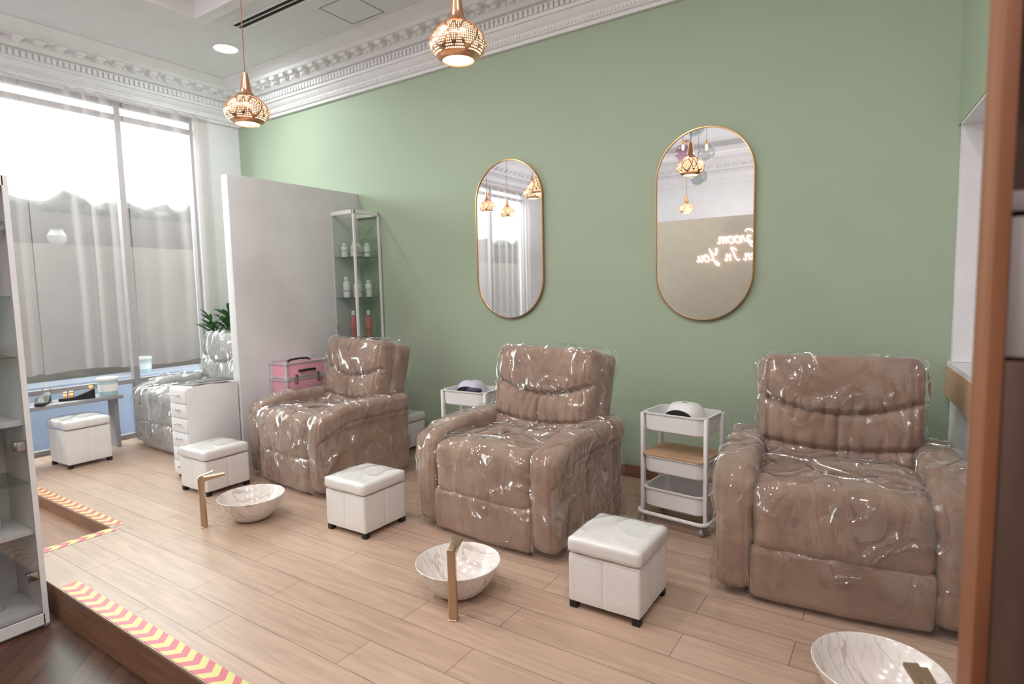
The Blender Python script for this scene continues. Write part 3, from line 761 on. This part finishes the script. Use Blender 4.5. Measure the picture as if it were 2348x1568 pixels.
# ------------------------------------------------------------------ mirrors
def stadium(w, h, n=28):
    r = w / 2; s = (h - w) / 2; pts = []
    for k in range(n + 1): a = PI * k / n; pts.append((r * math.cos(a), s + r * math.sin(a), math.cos(a), math.sin(a)))
    for k in range(n + 1): a = PI + PI * k / n; pts.append((r * math.cos(a), -s + r * math.sin(a), math.cos(a), math.sin(a)))
    return pts
def mirror(x):
    e = top("wall_mirror", "pill-shaped wall mirror with slim gold frame", "mirror", (x, YW, 2.045), group="gold-framed pill mirrors")
    S = stadium(0.735, 1.445)
    g = G(); ring = []
    for (dx, y) in ((0.0, -0.001), (0.0, -0.030), (-0.008, -0.031), (-0.008, -0.024), (-0.008, -0.001)):
        ring.append([(p[0] + p[2] * dx, y, p[1] + p[3] * dx) for p in S])
    g.loft(ring, False, False); g.obj("frame", GOLD, e)
    g = G(); f = [(p[0] - p[2] * 0.007, -0.022, p[1] - p[3] * 0.007) for p in S]; b = [(q[0], -0.01, q[2]) for q in f]
    g.loft([f, b]); g.obj("mirror_glass", MIRR, e, ang=20)
mirror(-3.04); mirror(-1.275)

# ------------------------------------------------------------------ pendants
PR = [(0.083, 0.0), (0.088, 0.002), (0.108, 0.015), (0.138, 0.045), (0.150, 0.075), (0.149, 0.1), (0.14, 0.125), (0.118, 0.152), (0.086, 0.178), (0.056, 0.198), (0.04, 0.218), (0.034, 0.25), (0.029, 0.29), (0.022, 0.33), (0.018, 0.35)]
pd = top("pendant_lamp", "pierced copper onion-shaped pendant lamp on a thin cord", "pendant lamp", (-1.98, 2.53, 2.79), group="pierced copper pendants")
g = G(); g.lathe(PR, n=64, cap0=False); g.obj("lamp_shade", COPPER, pd, ang=60)
g = G(); g.lathe([(0.006, 0.012), (0.06, 0.008), (0.078, 0.006), (0.1, 0.02), (0.128, 0.047), (0.139, 0.075), (0.138, 0.1), (0.128, 0.125), (0.108, 0.148), (0.05, 0.19)], n=48); g.obj("diffuser", GLOW, pd, ang=60)
g = G(); g.tube([(0, 0, 0.35), (0, 0, ZC + 0.22 - 2.79)], 0.004); g.obj("cord", pm("copper_cord", (150, 110, 90), rough=0.5), pd)
g = G(); g.lathe([(0.05, 1.55), (0.055, 1.56), (0.055, 1.578), (0.05, 1.58)], n=24); g.obj("ceiling_rose", COPPERS, pd)
dup(pd, (-3.89, 2.55, 2.79), 0.3)
for l in ((-4.87, 1.1, 2.79 + 0.2), (-6.3, 0.35, 2.99), (-6.5, -0.6, 2.99), (-3.57, -2.5, 2.99)):
    n = dup(pd, l, random.random())
    for c in n.children:
        if c.name.startswith("cord"): c.scale = (1, 1, (ZC + (0.22 if l[0] > -5.5 else 0) - l[2]) / (ZC + 0.22 - 2.79))
        if c.name.startswith("ceiling_rose"): c.location = (0, 0, (ZC + (0.22 if l[0] > -5.5 else 0) - l[2]) - 1.58)

for (x, y, z, r, m, lab) in ((-2.52, -0.05, 3.56, 0.125, CLEARG, "clear glass globe pendant lamp"), (-2.86, 0.0, 3.6, 0.125, PINKG, "pink glass globe pendant lamp"), (-2.68, -0.2, 3.24, 0.13, SMOKE, "smoked glass globe pendant lamp"), (-2.62, 0.2, 3.9, 0.14, SMOKE, "large smoked glass globe pendant lamp")):
    e = top("globe_pendant", lab, "pendant lamp", (x, y, z), group="glass globe pendants")
    g = G(); g.lathe([(r * math.sin(PI * (k + 0.5) / 18), -r * math.cos(PI * (k + 0.5) / 18)) for k in range(18)], n=32); g.obj("globe", m, e, ang=60)
    g = G(); g.lathe([(0.025, r - 0.005), (0.025, r + 0.04), (0.01, r + 0.05)], n=16); g.obj("socket", GOLD, e)
    g = G(); g.lathe([(0.008, r - 0.09), (0.02, r - 0.06), (0.02, r - 0.03), (0.01, r)], n=16); g.obj("bulb", GLOW, e)
    g = G(); g.tube([(0, 0, r + 0.05), (0, 0, ZC + 0.22 - z)], 0.003); g.obj("cord", BLACK, e)

dl = top("downlight", "round white recessed ceiling downlight", "downlight", (-5.95, 3.70, ZC), group="ceiling downlights")
g = G(); g.lathe([(0.115, -0.001), (0.13, -0.001), (0.13, -0.008), (0.115, -0.012)], n=40, cap0=False, cap1=False); g.obj("trim_ring", WMETAL, dl)
g = G(); g.lathe([(0.002, -0.006), (0.115, -0.006)], n=40, cap0=True, cap1=False); g.obj("lens", DLIGHT, dl)

# ------------------------------------------------------------------ neon sign (reads normally, seen reversed in the mirror)
def smooth_path(P, k=6):
    P = [Vector((p[0], p[1], 0)) for p in P]; out = []
    for i in range(len(P) - 1):
        a = P[max(i - 1, 0)]; b = P[i]; c = P[i + 1]; d = P[min(i + 2, len(P) - 1)]
        for s in range(k):
            t = s / k
            out.append(0.5 * ((2 * b) + (c - a) * t + (2 * a - 5 * b + 4 * c - d) * t * t + (3 * b - a - 3 * c + d) * t ** 3))
    out.append(P[-1]); return out
o_ = [(0, .25), (.12, .48), (.3, .5), (.42, .3), (.32, .04), (.12, .0), (.0, .2), (.1, .42), (.3, .46), (.5, .44)]
LT = {
 'G': (.85, [[(.75, .85), (.55, 1.0), (.25, .9), (.05, .5), (.15, .08), (.42, .0), (.62, .2), (.68, .48), (.4, .46), (.68, .48), (.66, .1), (.5, -.3), (.25, -.34), (.2, -.15), (.8, .1)]]),
 'r': (.38, [[(0, .05), (.1, .3), (.14, .52), (.2, .44), (.32, .46), (.28, .15), (.36, .02), (.46, .1)]]),
 'o': (.5, [o_]),
 'm': (.8, [[(0, .44), (.08, .46), (.1, .0), (.12, .3), (.24, .5), (.32, .4), (.32, .0), (.36, .34), (.48, .5), (.56, .4), (.56, .08), (.64, .0), (.76, .1)]]),
 'n': (.58, [[(0, .4), (.08, .46), (.1, .0), (.12, .3), (.26, .5), (.34, .4), (.34, .08), (.42, .0), (.54, .1)]]),
 'e': (.46, [[(0, .1), (.2, .2), (.34, .36), (.24, .5), (.08, .4), (.06, .12), (.2, .0), (.44, .12)]]),
 'u': (.56, [[(0, .4), (.06, .46), (.04, .12), (.14, .0), (.28, .14), (.32, .46), (.32, .1), (.4, .0), (.52, .1)]]),
 'I': (.5, [[(.0, .8), (.18, .96), (.4, 1.0), (.28, .7), (.18, .2), (.05, .0), (-.1, .08)]]),
 'Y': (.78, [[(0, .85), (.12, 1.0), (.14, .6), (.3, .5), (.5, .7), (.62, 1.0), (.5, .4), (.36, -.2), (.18, -.34), (.12, -.18), (.4, .02), (.62, .14)]]),
}
def neon_word(word, x, z, s, par):
    g = G()
    for ch in word:
        wd, strokes = LT[ch]
        for st_ in strokes:
            pts = [(x + (p.x + 0.22 * p.y) * s, p.y * s, 0) for p in smooth_path(st_)]
            g.tube(pts, 0.0065, n=6)
        x += wd * s
    g.obj("lettering", NEON, par, (0, 0, z), (PI / 2, 0, PI)); return x
ns = top("neon_sign", "pinkish white neon cursive lettering on the beige partition", "neon sign", (-1.92, -0.787, 0))
neon_word("Groom", 0.0, 2.25, 0.205, ns)
x_ = neon_word("en", 0.0, 1.97, 0.205, ns); x_ = neon_word("In", x_ + 0.07, 1.97, 0.205, ns); neon_word("You", x_ + 0.07, 1.97, 0.205, ns)

# ------------------------------------------------------------------ drawer unit
du = top("drawer_unit", "narrow white metal drawer cabinet with six drawers", "drawer unit", (-5.2, 2.82, 0))
g = G(); g.box(-0.14, 0.14, -0.225, 0.235, 0.03, 0.81, bev=0.004); g.obj("body", WMETAL, du)
for i in range(6):
    z = 0.04 + i * 0.127
    g = G(); g.box(-0.128, 0.128, -0.238, -0.224, z, z + 0.116, bev=0.004); dr = g.obj("drawer", WMETAL, du)
    g = G(); g.tube([(-0.035, -0.238, z + 0.07), (-0.035, -0.258, z + 0.07), (0.035, -0.258, z + 0.07), (0.035, -0.238, z + 0.07)], 0.005); h = g.obj("handle", CHROME, dr)
for x in (-1, 1):
    for y in (-1, 1):
        g = G(); g.lathe([(0.008, 0), (0.02, 0.004), (0.02, 0.026), (0.012, 0.031)], n=14, c=(x * 0.11, y * 0.19)); g.obj("foot", BLACK, du)
def magazine(x, y, z, w, d, rz, mat, lab):
    g = G(); g.box(-w / 2, w / 2, -d / 2, d / 2, 0, 0.010, bev=0.001)
    e = top("magazine", lab, "magazine", (x, y, z), rz)
    g.obj("pages", WBOT, e)
    g = G(); g.box(-w / 2 - 0.001, w / 2 + 0.001, -d / 2 - 0.001, d / 2 + 0.001, 0.010, 0.0145); g.obj("cover", mat, e)
magazine(-5.19, 2.80, 0.811, 0.22, 0.32, 0.1, pm("dark_cover", (44, 40, 42), rough=0.45, var=((90, 76, 74), 14)), "glossy dark-covered magazine on the drawer unit")
magazine(-5.17, 2.88, 0.826, 0.21, 0.30, -0.2, pm("grey_cover", (66, 60, 60), rough=0.5, var=((36, 34, 36), 10)), "open grey magazine stacked on another")

# ------------------------------------------------------------------ glass display cabinet
gc = top("glass_display_cabinet", "tall narrow white-framed glass cabinet against the green wall", "display cabinet", (-4.88, 4.38, 0))
w, d, h = 0.34, 0.34, 2.44
g = G()
for x in (-1, 1):
    for y in (-1, 1):
        g.box(x * w / 2 - 0.011, x * w / 2 + 0.011, y * d / 2 - 0.011, y * d / 2 + 0.011, 0, h)
for z in (0.02, h - 0.02):
    g.box(-w / 2, w / 2, -d / 2 - 0.011, -d / 2 + 0.011, z - 0.02, z + 0.02); g.box(-w / 2, w / 2, d / 2 - 0.011, d / 2 + 0.011, z - 0.02, z + 0.02)
    g.box(-w / 2 - 0.011, -w / 2 + 0.011, -d / 2, d / 2, z - 0.02, z + 0.02); g.box(w / 2 - 0.011, w / 2 + 0.011, -d / 2, d / 2, z - 0.02, z + 0.02)
g.obj("frame", WMETAL, gc)
for (a, b, c, d_) in ((w / 2 - 0.002, w / 2 + 0.002, -d / 2, d / 2), (-w / 2, w / 2, -d / 2 - 0.002, -d / 2 + 0.002), (-w / 2 - .002, -w / 2 + .002, -d / 2, d / 2)):
    g = G(); g.box(a, b, c, d_, 0.04, h - 0.04); g.obj("glass_pane", GLASS, gc)
for z in (0.22, 0.66, 1.10, 1.54, 1.966):
    g = G(); g.box(-w / 2 + 0.012, w / 2 - 0.012, -d / 2 + 0.012, d / 2 - 0.012, z - 0.008, z); g.obj("shelf", SHELFG, gc)
g = G(); g.box(-w / 2 + 0.03, -w / 2 + 0.045, -d / 2 - 0.02, -d / 2 - 0.01, 1.2, 1.26, bev=0.002); g.obj("handle", CHROME, gc)

def bottle(mat, r, h, cap, x, y, z, lab, text=None, grp="bottles in the glass cabinet"):
    e = top("bottle", lab, "bottle", (x, y, z), group=grp)
    g = G(); g.lathe([(r * 0.9, 0), (r, 0.005), (r, h * 0.72), (r * 0.9, h * 0.78), (r * 0.45, h * 0.82), (r * 0.4, h * 0.84)], n=24); g.obj("body", mat, e)
    g = G(); g.lathe([(r * 0.6, h * 0.84), (r * 0.6, h * 0.98), (r * 0.5, h)], n=20); g.obj("cap", cap, e)
    if text:
        g = text_geo(text, r * 0.55, 0.0005)
        mx = max(p.x for p in g.v)
        vs = []
        for p in g.v:
            a = (p.x - mx / 2) / (r + 0.0008) + math.radians(-60); vs.append(Vector(((r + 0.0008 + p.z * 0.3) * math.cos(a), (r + 0.0008 + p.z * 0.3) * math.sin(a), h * 0.42 + p.y)))
        g.v = vs; g.obj("label", LBL, e)
    else:
        g = G(); g.lathe([(r + 0.0006, h * 0.3), (r + 0.0006, h * 0.34)], n=24, cap0=False, cap1=False); g.obj("label", LBL, e)
bx = -4.88; by = 4.38
for i, (dx, dy) in enumerate(((-0.09, -0.08), (0.0, -0.02), (0.07, -0.09), (0.09, 0.07), (-0.04, 0.08))):
    bottle(WBOT, 0.036, 0.15, WBOT, bx + dx, by + dy, 1.966, "small white hair product bottle on a glass shelf", "OLAPLEX" if i in (0, 2) else None)
for i, (dx, dy) in enumerate(((-0.06, -0.1), (0.02, -0.03), (0.085, -0.08), (0.1, 0.06), (-0.05, 0.07))):
    bottle(WBOT, 0.036, 0.18 if i else 0.22, WBOT, bx + dx, by + dy, 1.54, "white hair product bottle on a glass shelf", "OLAPLEX" if i in (2, 3) else None)
for i, (dx, dy) in enumerate(((-0.02, -0.06), (0.08, 0.06))):
    bottle(PINKB, 0.032, 0.3, WBOT, bx + dx, by + dy, 1.10, "tall pink bottle with white cap on a glass shelf")

# ------------------------------------------------------------------ vanity case + side table
st = top("side_table", "small white side table between partition and recliner", "side table", (-4.905, 3.62, 0))
g = G(); g.box(-0.12, 0.12, -0.24, 0.24, 0.50, 0.53, bev=0.004); g.obj("tabletop", WMETAL, st)
for x in (-1, 1):
    for y in (-1, 1):
        g = G(); g.box(x * 0.1 - 0.012, x * 0.1 + 0.012, y * 0.21 - 0.012, y * 0.21 + 0.012, 0, 0.5); g.obj("leg", WMETAL, st)
vc = top("vanity_case", "pink makeup vanity case with silver metal edges", "makeup case", (-4.905, 3.61, 0.53))
w, d, h = 0.23, 0.45, 0.41
g = G(); g.box(-w / 2, w / 2, -d / 2, d / 2, 0.0, h, bev=0.008); g.obj("body", PINK, vc)
g = G(); e_ = 0.011
for x in (-1, 1):
    for y in (-1, 1): g.box(x * w / 2 - e_, x * w / 2 + e_, y * d / 2 - e_, y * d / 2 + e_, -0.0, h + 0.003, bev=0.004)
for z in (0.012, 0.25, 0.275, h - 0.006):
    for x in (-1, 1): g.box(x * w / 2 - e_ * 0.6, x * w / 2 + e_ * 0.6, -d / 2, d / 2, z - 0.009, z + 0.009)
    for y in (-1, 1): g.box(-w / 2, w / 2, y * d / 2 - e_ * 0.6, y * d / 2 + e_ * 0.6, z - 0.009, z + 0.009)
g.box(-0.008, 0.008, -d / 2 - 0.005, d / 2, h, h + 0.005)
for z in (0.0, 0.262, h):
    for x in (-1, 1):
        for y in (-1, 1): g.box(x * w / 2 - 0.018, x * w / 2 + 0.018, y * d / 2 - 0.018, y * d / 2 + 0.018, max(0, z - 0.018), z + 0.016, bev=0.005)
g.obj("metal_edging", ALU, vc)
for y in (-0.13, 0.13):
    g = G(); g.box(w / 2, w / 2 + 0.018, y - 0.02, y + 0.02, 0.215, 0.3, bev=0.004); g.box(w / 2 + 0.015, w / 2 + 0.025, y - 0.012, y + 0.012, 0.235, 0.275, bev=0.003); g.obj("latch", CHROME, vc)
g = G(); g.tube([(w / 2, -0.09, 0.33), (w / 2 + 0.03, -0.075, 0.333), (w / 2 + 0.034, 0, 0.335), (w / 2 + 0.03, 0.075, 0.333), (w / 2, 0.09, 0.33)], 0.012); g.obj("handle", BLACK, vc)
g = G(); g.tube([(-0.0, -0.12, h + 0.005), (0, -0.1, h + 0.02), (0, 0, h + 0.024), (0, 0.1, h + 0.02), (0, 0.12, h + 0.005)], 0.01); g.box(-0.012, 0.012, -0.13, -0.11, h, h + 0.015); g.box(-0.012, 0.012, 0.11, 0.13, h, h + 0.015); g.obj("carry_handle", BLACK, vc)

# ------------------------------------------------------------------ plants
def plant(x, y, z, sd, H):
    rnd = random.Random(sd)
    e = top("potted_bamboo", "lucky bamboo with narrow green leaves in a dark navy pot", "potted plant", (x, y, z), group="bamboo plants")
    g = G(); g.lathe([(0.045, 0), (0.05, 0.005), (0.054, 0.13), (0.056, 0.15), (0.05, 0.15), (0.046, 0.13)], n=24, cap1=True); g.obj("pot", NAVY, e)
    gs = G(); gl = G()
    for i in range(4):
        a = rnd.random() * 6.28; bxx, byy = 0.02 * math.cos(a), 0.02 * math.sin(a); hh = H * (0.8 + 0.2 * rnd.random())
        tx, ty = bxx * 2.0 + 0.02, byy * 2
        gs.tube([(bxx, byy, 0.12), (tx * 0.7, ty * 0.7, hh * 0.6), (tx, ty, hh)], 0.009)
        for k in range(9):
            zz = hh * (0.74 + 0.26 * k / 8); an = a + k * 2.3; ln = 0.14 + 0.07 * rnd.random(); dx, dy = math.cos(an), math.sin(an)
            if dx < -0.1: dx *= -0.8
            px, py = tx * zz / hh, ty * zz / hh; rows = []
            for q in range(7):
                t = q / 6; wd = 0.02 * math.sin(PI * min(1, t * 0.93 + 0.06)); up = 1.1 * t - 0.45 * t * t
                c = Vector((px + dx * ln * t, py + dy * ln * t, zz + ln * up)); s = Vector((-dy, dx, 0.5 * math.sin(an * 3))) * wd
                rows.append([c - s, c + Vector((0, 0, -0.003)), c + s])
            gl.loft(rows, False, False, closed=False)
    gs.obj("stalks", GREENL, e); gl.obj("leaves", GREENL, e, ang=180, fix=False)
plant(-6.965, 3.94, 0.63, 4, 0.70)
plant(-6.965, 4.13, 0.63, 9, 0.84)

# ------------------------------------------------------------------ shoes, tubs
def shoe(x, y, z, rz):
    e = top("wedge_sandal", "black wedge sandal with gold embellished straps", "shoe", (x, y, z), rz, group="wedge sandals on the bench")
    g = G(); L = []
    for t in [i / 10 for i in range(11)]:
        yy = -0.12 + 0.24 * t; hh = 0.018 + 0.055 * max(0, (t - 0.35) / 0.65) ** 1.1; wd = 0.036 - 0.012 * abs(t - 0.3) * 1.2 - (0.012 if t in (0.0, 1.0) else 0)
        L.append([(-wd, yy, 0), (wd, yy, 0), (wd, yy, hh), (-wd, yy, hh)])
    g.loft(L); g.obj("sole", BLACK, e)
    for yy, zz, rad in ((-0.075, 0.02, 0.034), (-0.035, 0.024, 0.034), (0.095, 0.072, 0.03)):
        g = G(); rows = []
        for dy in (-0.013, 0.013):
            rows.append([(rad * math.cos(PI * k / 12), yy + dy, zz + rad * 1.4 * math.sin(PI * k / 12)) for k in range(13)])
        g.loft(rows, False, False, closed=False); g.obj("strap", GOLD, e, fix=False)
    e.scale = (1.25, 1.25, 1.3)
shoe(-6.98, 2.02, 0.571, 1.2); shoe(-6.98, 2.2, 0.571, 1.0); shoe(-6.97, 2.48, 0.571, -0.4)
def tub(x, y, z, r, h, mat, lid, lab):
    e = top("plastic_tub", lab, "tub", (x, y, z))
    g = G(); g.lathe([(r * 0.85, 0), (r * 0.88, 0.004), (r * 0.97, h * 0.85), (r, h * 0.85)], n=32); g.obj("body", mat, e)
    g = G(); g.lathe([(r * 0.96, h * 0.85), (r * 1.04, h * 0.86), (r * 1.04, h * 0.97), (r * 0.98, h)], n=32); g.obj("lid", lid, e)
    g = G(); g.lathe([(r * 0.915, h * 0.25), (r * 0.955, h * 0.65)], n=32, cap0=False, cap1=False); g.obj("label", WBOT, e)
    return e
tub(-6.96, 2.76, 0.57, 0.095, 0.19, TEAL, WMETAL, "pale teal plastic tub with white lid on the bench")
tub(-8.75, 3.9, 0.55, 0.13, 0.22, TEAL, WMETAL, "white lidded tub standing on the outdoor planter")
tub(0.40, 3.85, 1.088, 0.07, 0.24, PINKB, WMETAL, "pink and white plastic tub on the counter")
g = G(); g.lathe([(0.07, 0), (0.1, 0.05), (0.11, 0.12), (0.08, 0.17), (0.07, 0.19), (0.085, 0.21)], n=28)
tag(g.obj("vase", pm("grey_glaze", (170, 166, 166), rough=0.5), None, (-9.35, 3.26, 2.3)), "white ceramic jar standing on the outdoor ledge", "vase")

# ------------------------------------------------------------------ left glass-door cabinet (stands on lower floor)
lc = top("display_cabinet", "tall white glass-door cabinet holding bottles at the platform edge", "cabinet", (-4.05, 0.80, -0.19))
g = G(); h = 2.42
g.box(-0.2, 0.185, 0.33, 0.35, 0, h, bev=0.001); g.box(-0.2, 0.185, -0.35, -0.33, 0, h, bev=0.001); g.box(-0.2, -0.185, -0.33, 0.33, 0, h); g.box(-0.2, 0.185, -0.33, 0.33, h - 0.02, h)
g.box(-0.19, 0.175, -0.33, 0.33, 0.08, 0.1); g.box(0.155, 0.17, -0.33, 0.33, 0, 0.08)
for z in [0.15 + 0.064 * i for i in range(34)]:
    for x in (-0.14, 0.13): g.lathe([(0.003, -0.002), (0.003, 0.0)], n=6, M=Matrix.Translation((x, 0.3285, z)) @ Matrix.Rotation(PI / 2, 4, 'X'))
g.obj("body", SHELFW, lc)
SZ = [(0.52, 0), (0.80, 1), (1.12, 0), (1.48, 1), (1.80, 1)]
for z, gl_ in SZ:
    g = G(); g.box(-0.183, 0.16, -0.328, 0.328, z, z + (0.006 if gl_ else 0.02)); s = g.obj("shelf", SHELFG if gl_ else SHELFW, lc)
    if gl_: s["label"] = "clear glass shelf"
g = G(); g.box(0.188, 0.2, 0.325, 0.35, 0.02, h); g.box(0.188, 0.2, -0.35, -0.29, 0.02, h); g.box(0.188, 0.2, -0.33, 0.33, 0.02, 0.08); g.box(0.188, 0.2, -0.33, 0.33, h - 0.05, h); dr = g.obj("door", WMETAL, lc)
g = G(); g.box(0.192, 0.196, -0.3, 0.325, 0.08, h - 0.05); g.obj("glass", clear_mat("door_glass", tint=(246, 248, 248), k=1.4, base=0.04, rough=0.0), dr)
for z in (0.28, 1.0, 2.15):
    g = G(); g.box(0.13, 0.185, 0.30, 0.33, z, z + 0.03, bev=0.004); g.box(0.16, 0.19, 0.27, 0.33, z - 0.01, z + 0.04, bev=0.006); g.obj("hinge", CHROME, dr)
for (x, y, z, r, hh, m) in ((-0.02, 0.2, 0.541, 0.04, 0.2, WBOT), (-0.05, 0.08, 0.541, 0.04, 0.2, WBOT), (0.0, 0.16, 0.101, 0.04, 0.2, WBOT), (0.0, 0.1, 0.807, 0.035, 0.16, DPURP), (0.0, 0.0, 1.141, 0.04, 0.18, WBOT), (0, 0.15, 1.807, 0.04, 0.15, COPPERS)):
    bottle(m, r, hh, WMETAL, -4.05 + x, 0.80 + y, -0.19 + z, "bottle standing inside the tall white cabinet", None, "bottles in the white cabinet")

# ------------------------------------------------------------------ near wooden shelf unit
su = top("shelf_unit", "tall warm wood shelving unit with white shelves", "shelf unit", (0, 0, 0))
g = G(); g.box(0.110, 0.130, 1.14, 1.36, 0, 3.2, bev=0.002); g.obj("side_panel", WOODN, su)
g = G(); g.box(0.130, 0.75, 1.34, 1.36, 0, 3.2); g.obj("back_panel", WOODD, su)
for z in (1.49, 1.70, 2.1, 2.6, 3.17):
    g = G(); g.box(0.131, 0.75, 1.17, 1.34, z, z + 0.03, bev=0.002); g.obj("shelf", SHELFD, su)
g = G(); g.box(0.132, 0.75, 1.155, 1.17, 1.48, 1.69, bev=0.002); g.obj("fascia", SHELFD, su)
g = G(); g.box(0.131, 0.75, 1.14, 1.155, 0.02, 1.475, bev=0.002); g.obj("door", WOODD, su)

# ------------------------------------------------------------------ lights
def area(name, loc, size, power, col, rot=(0, 0, 0), shape='DISK', sy=None):
    l = bpy.data.lights.new(name, 'AREA'); l.shape = shape; l.size = size
    if sy: l.size_y = sy
    l.energy = power; l.color = col
    o = bpy.data.objects.new(name, l); COL.objects.link(o); o.location = loc; o.rotation_euler = rot; return o
WC = (1.0, 0.97, 0.965)
for i, (x, y) in enumerate(((-4.6, 1.6), (-2.6, 1.6), (-0.4, 1.6), (-4.6, -1.2), (-2.2, -1.2), (0.6, -0.4), (-0.9, 0.3), (-3.3, 0.4))):
    area("ceiling_light", (x, y, ZC + 0.2), 0.18, 25, WC)
area("downlight_lamp", (-5.95, 3.70, ZC - 0.02), 0.2, 22, (0.9, 1.0, 0.97))
area("ceiling_fill", (-2.6, -2.2, 2.4), 2.6, 34, WC, (PI, 0, 0))  # added fill lamps facing up to brighten the ceiling, no real fixtures
area("ceiling_fill", (1.4, 0.2, 2.4), 1.4, 55, WC, (PI, 0, 0))
area("ceiling_fill", (-5.6, -1.6, 2.4), 2.0, 30, (0.95, 0.97, 1), (PI, 0, 0))
area("sky_light", (-10.9, 1.5, 5.1), 14, 3000, (0.92, 1.0, 0.99), (math.radians(90), 0, math.radians(-90)), 'RECTANGLE', 4.0)
wd = bpy.data.worlds.new("world"); SC.world = wd; wd.use_nodes = True
wd.node_tree.nodes["Background"].inputs[0].default_value = (0.93, 0.97, 1.0, 1); wd.node_tree.nodes["Background"].inputs[1].default_value = 2.5
SC.view_settings.view_transform = 'Standard'
SC.view_settings.look = 'None'
SC.view_settings.exposure = 0.06
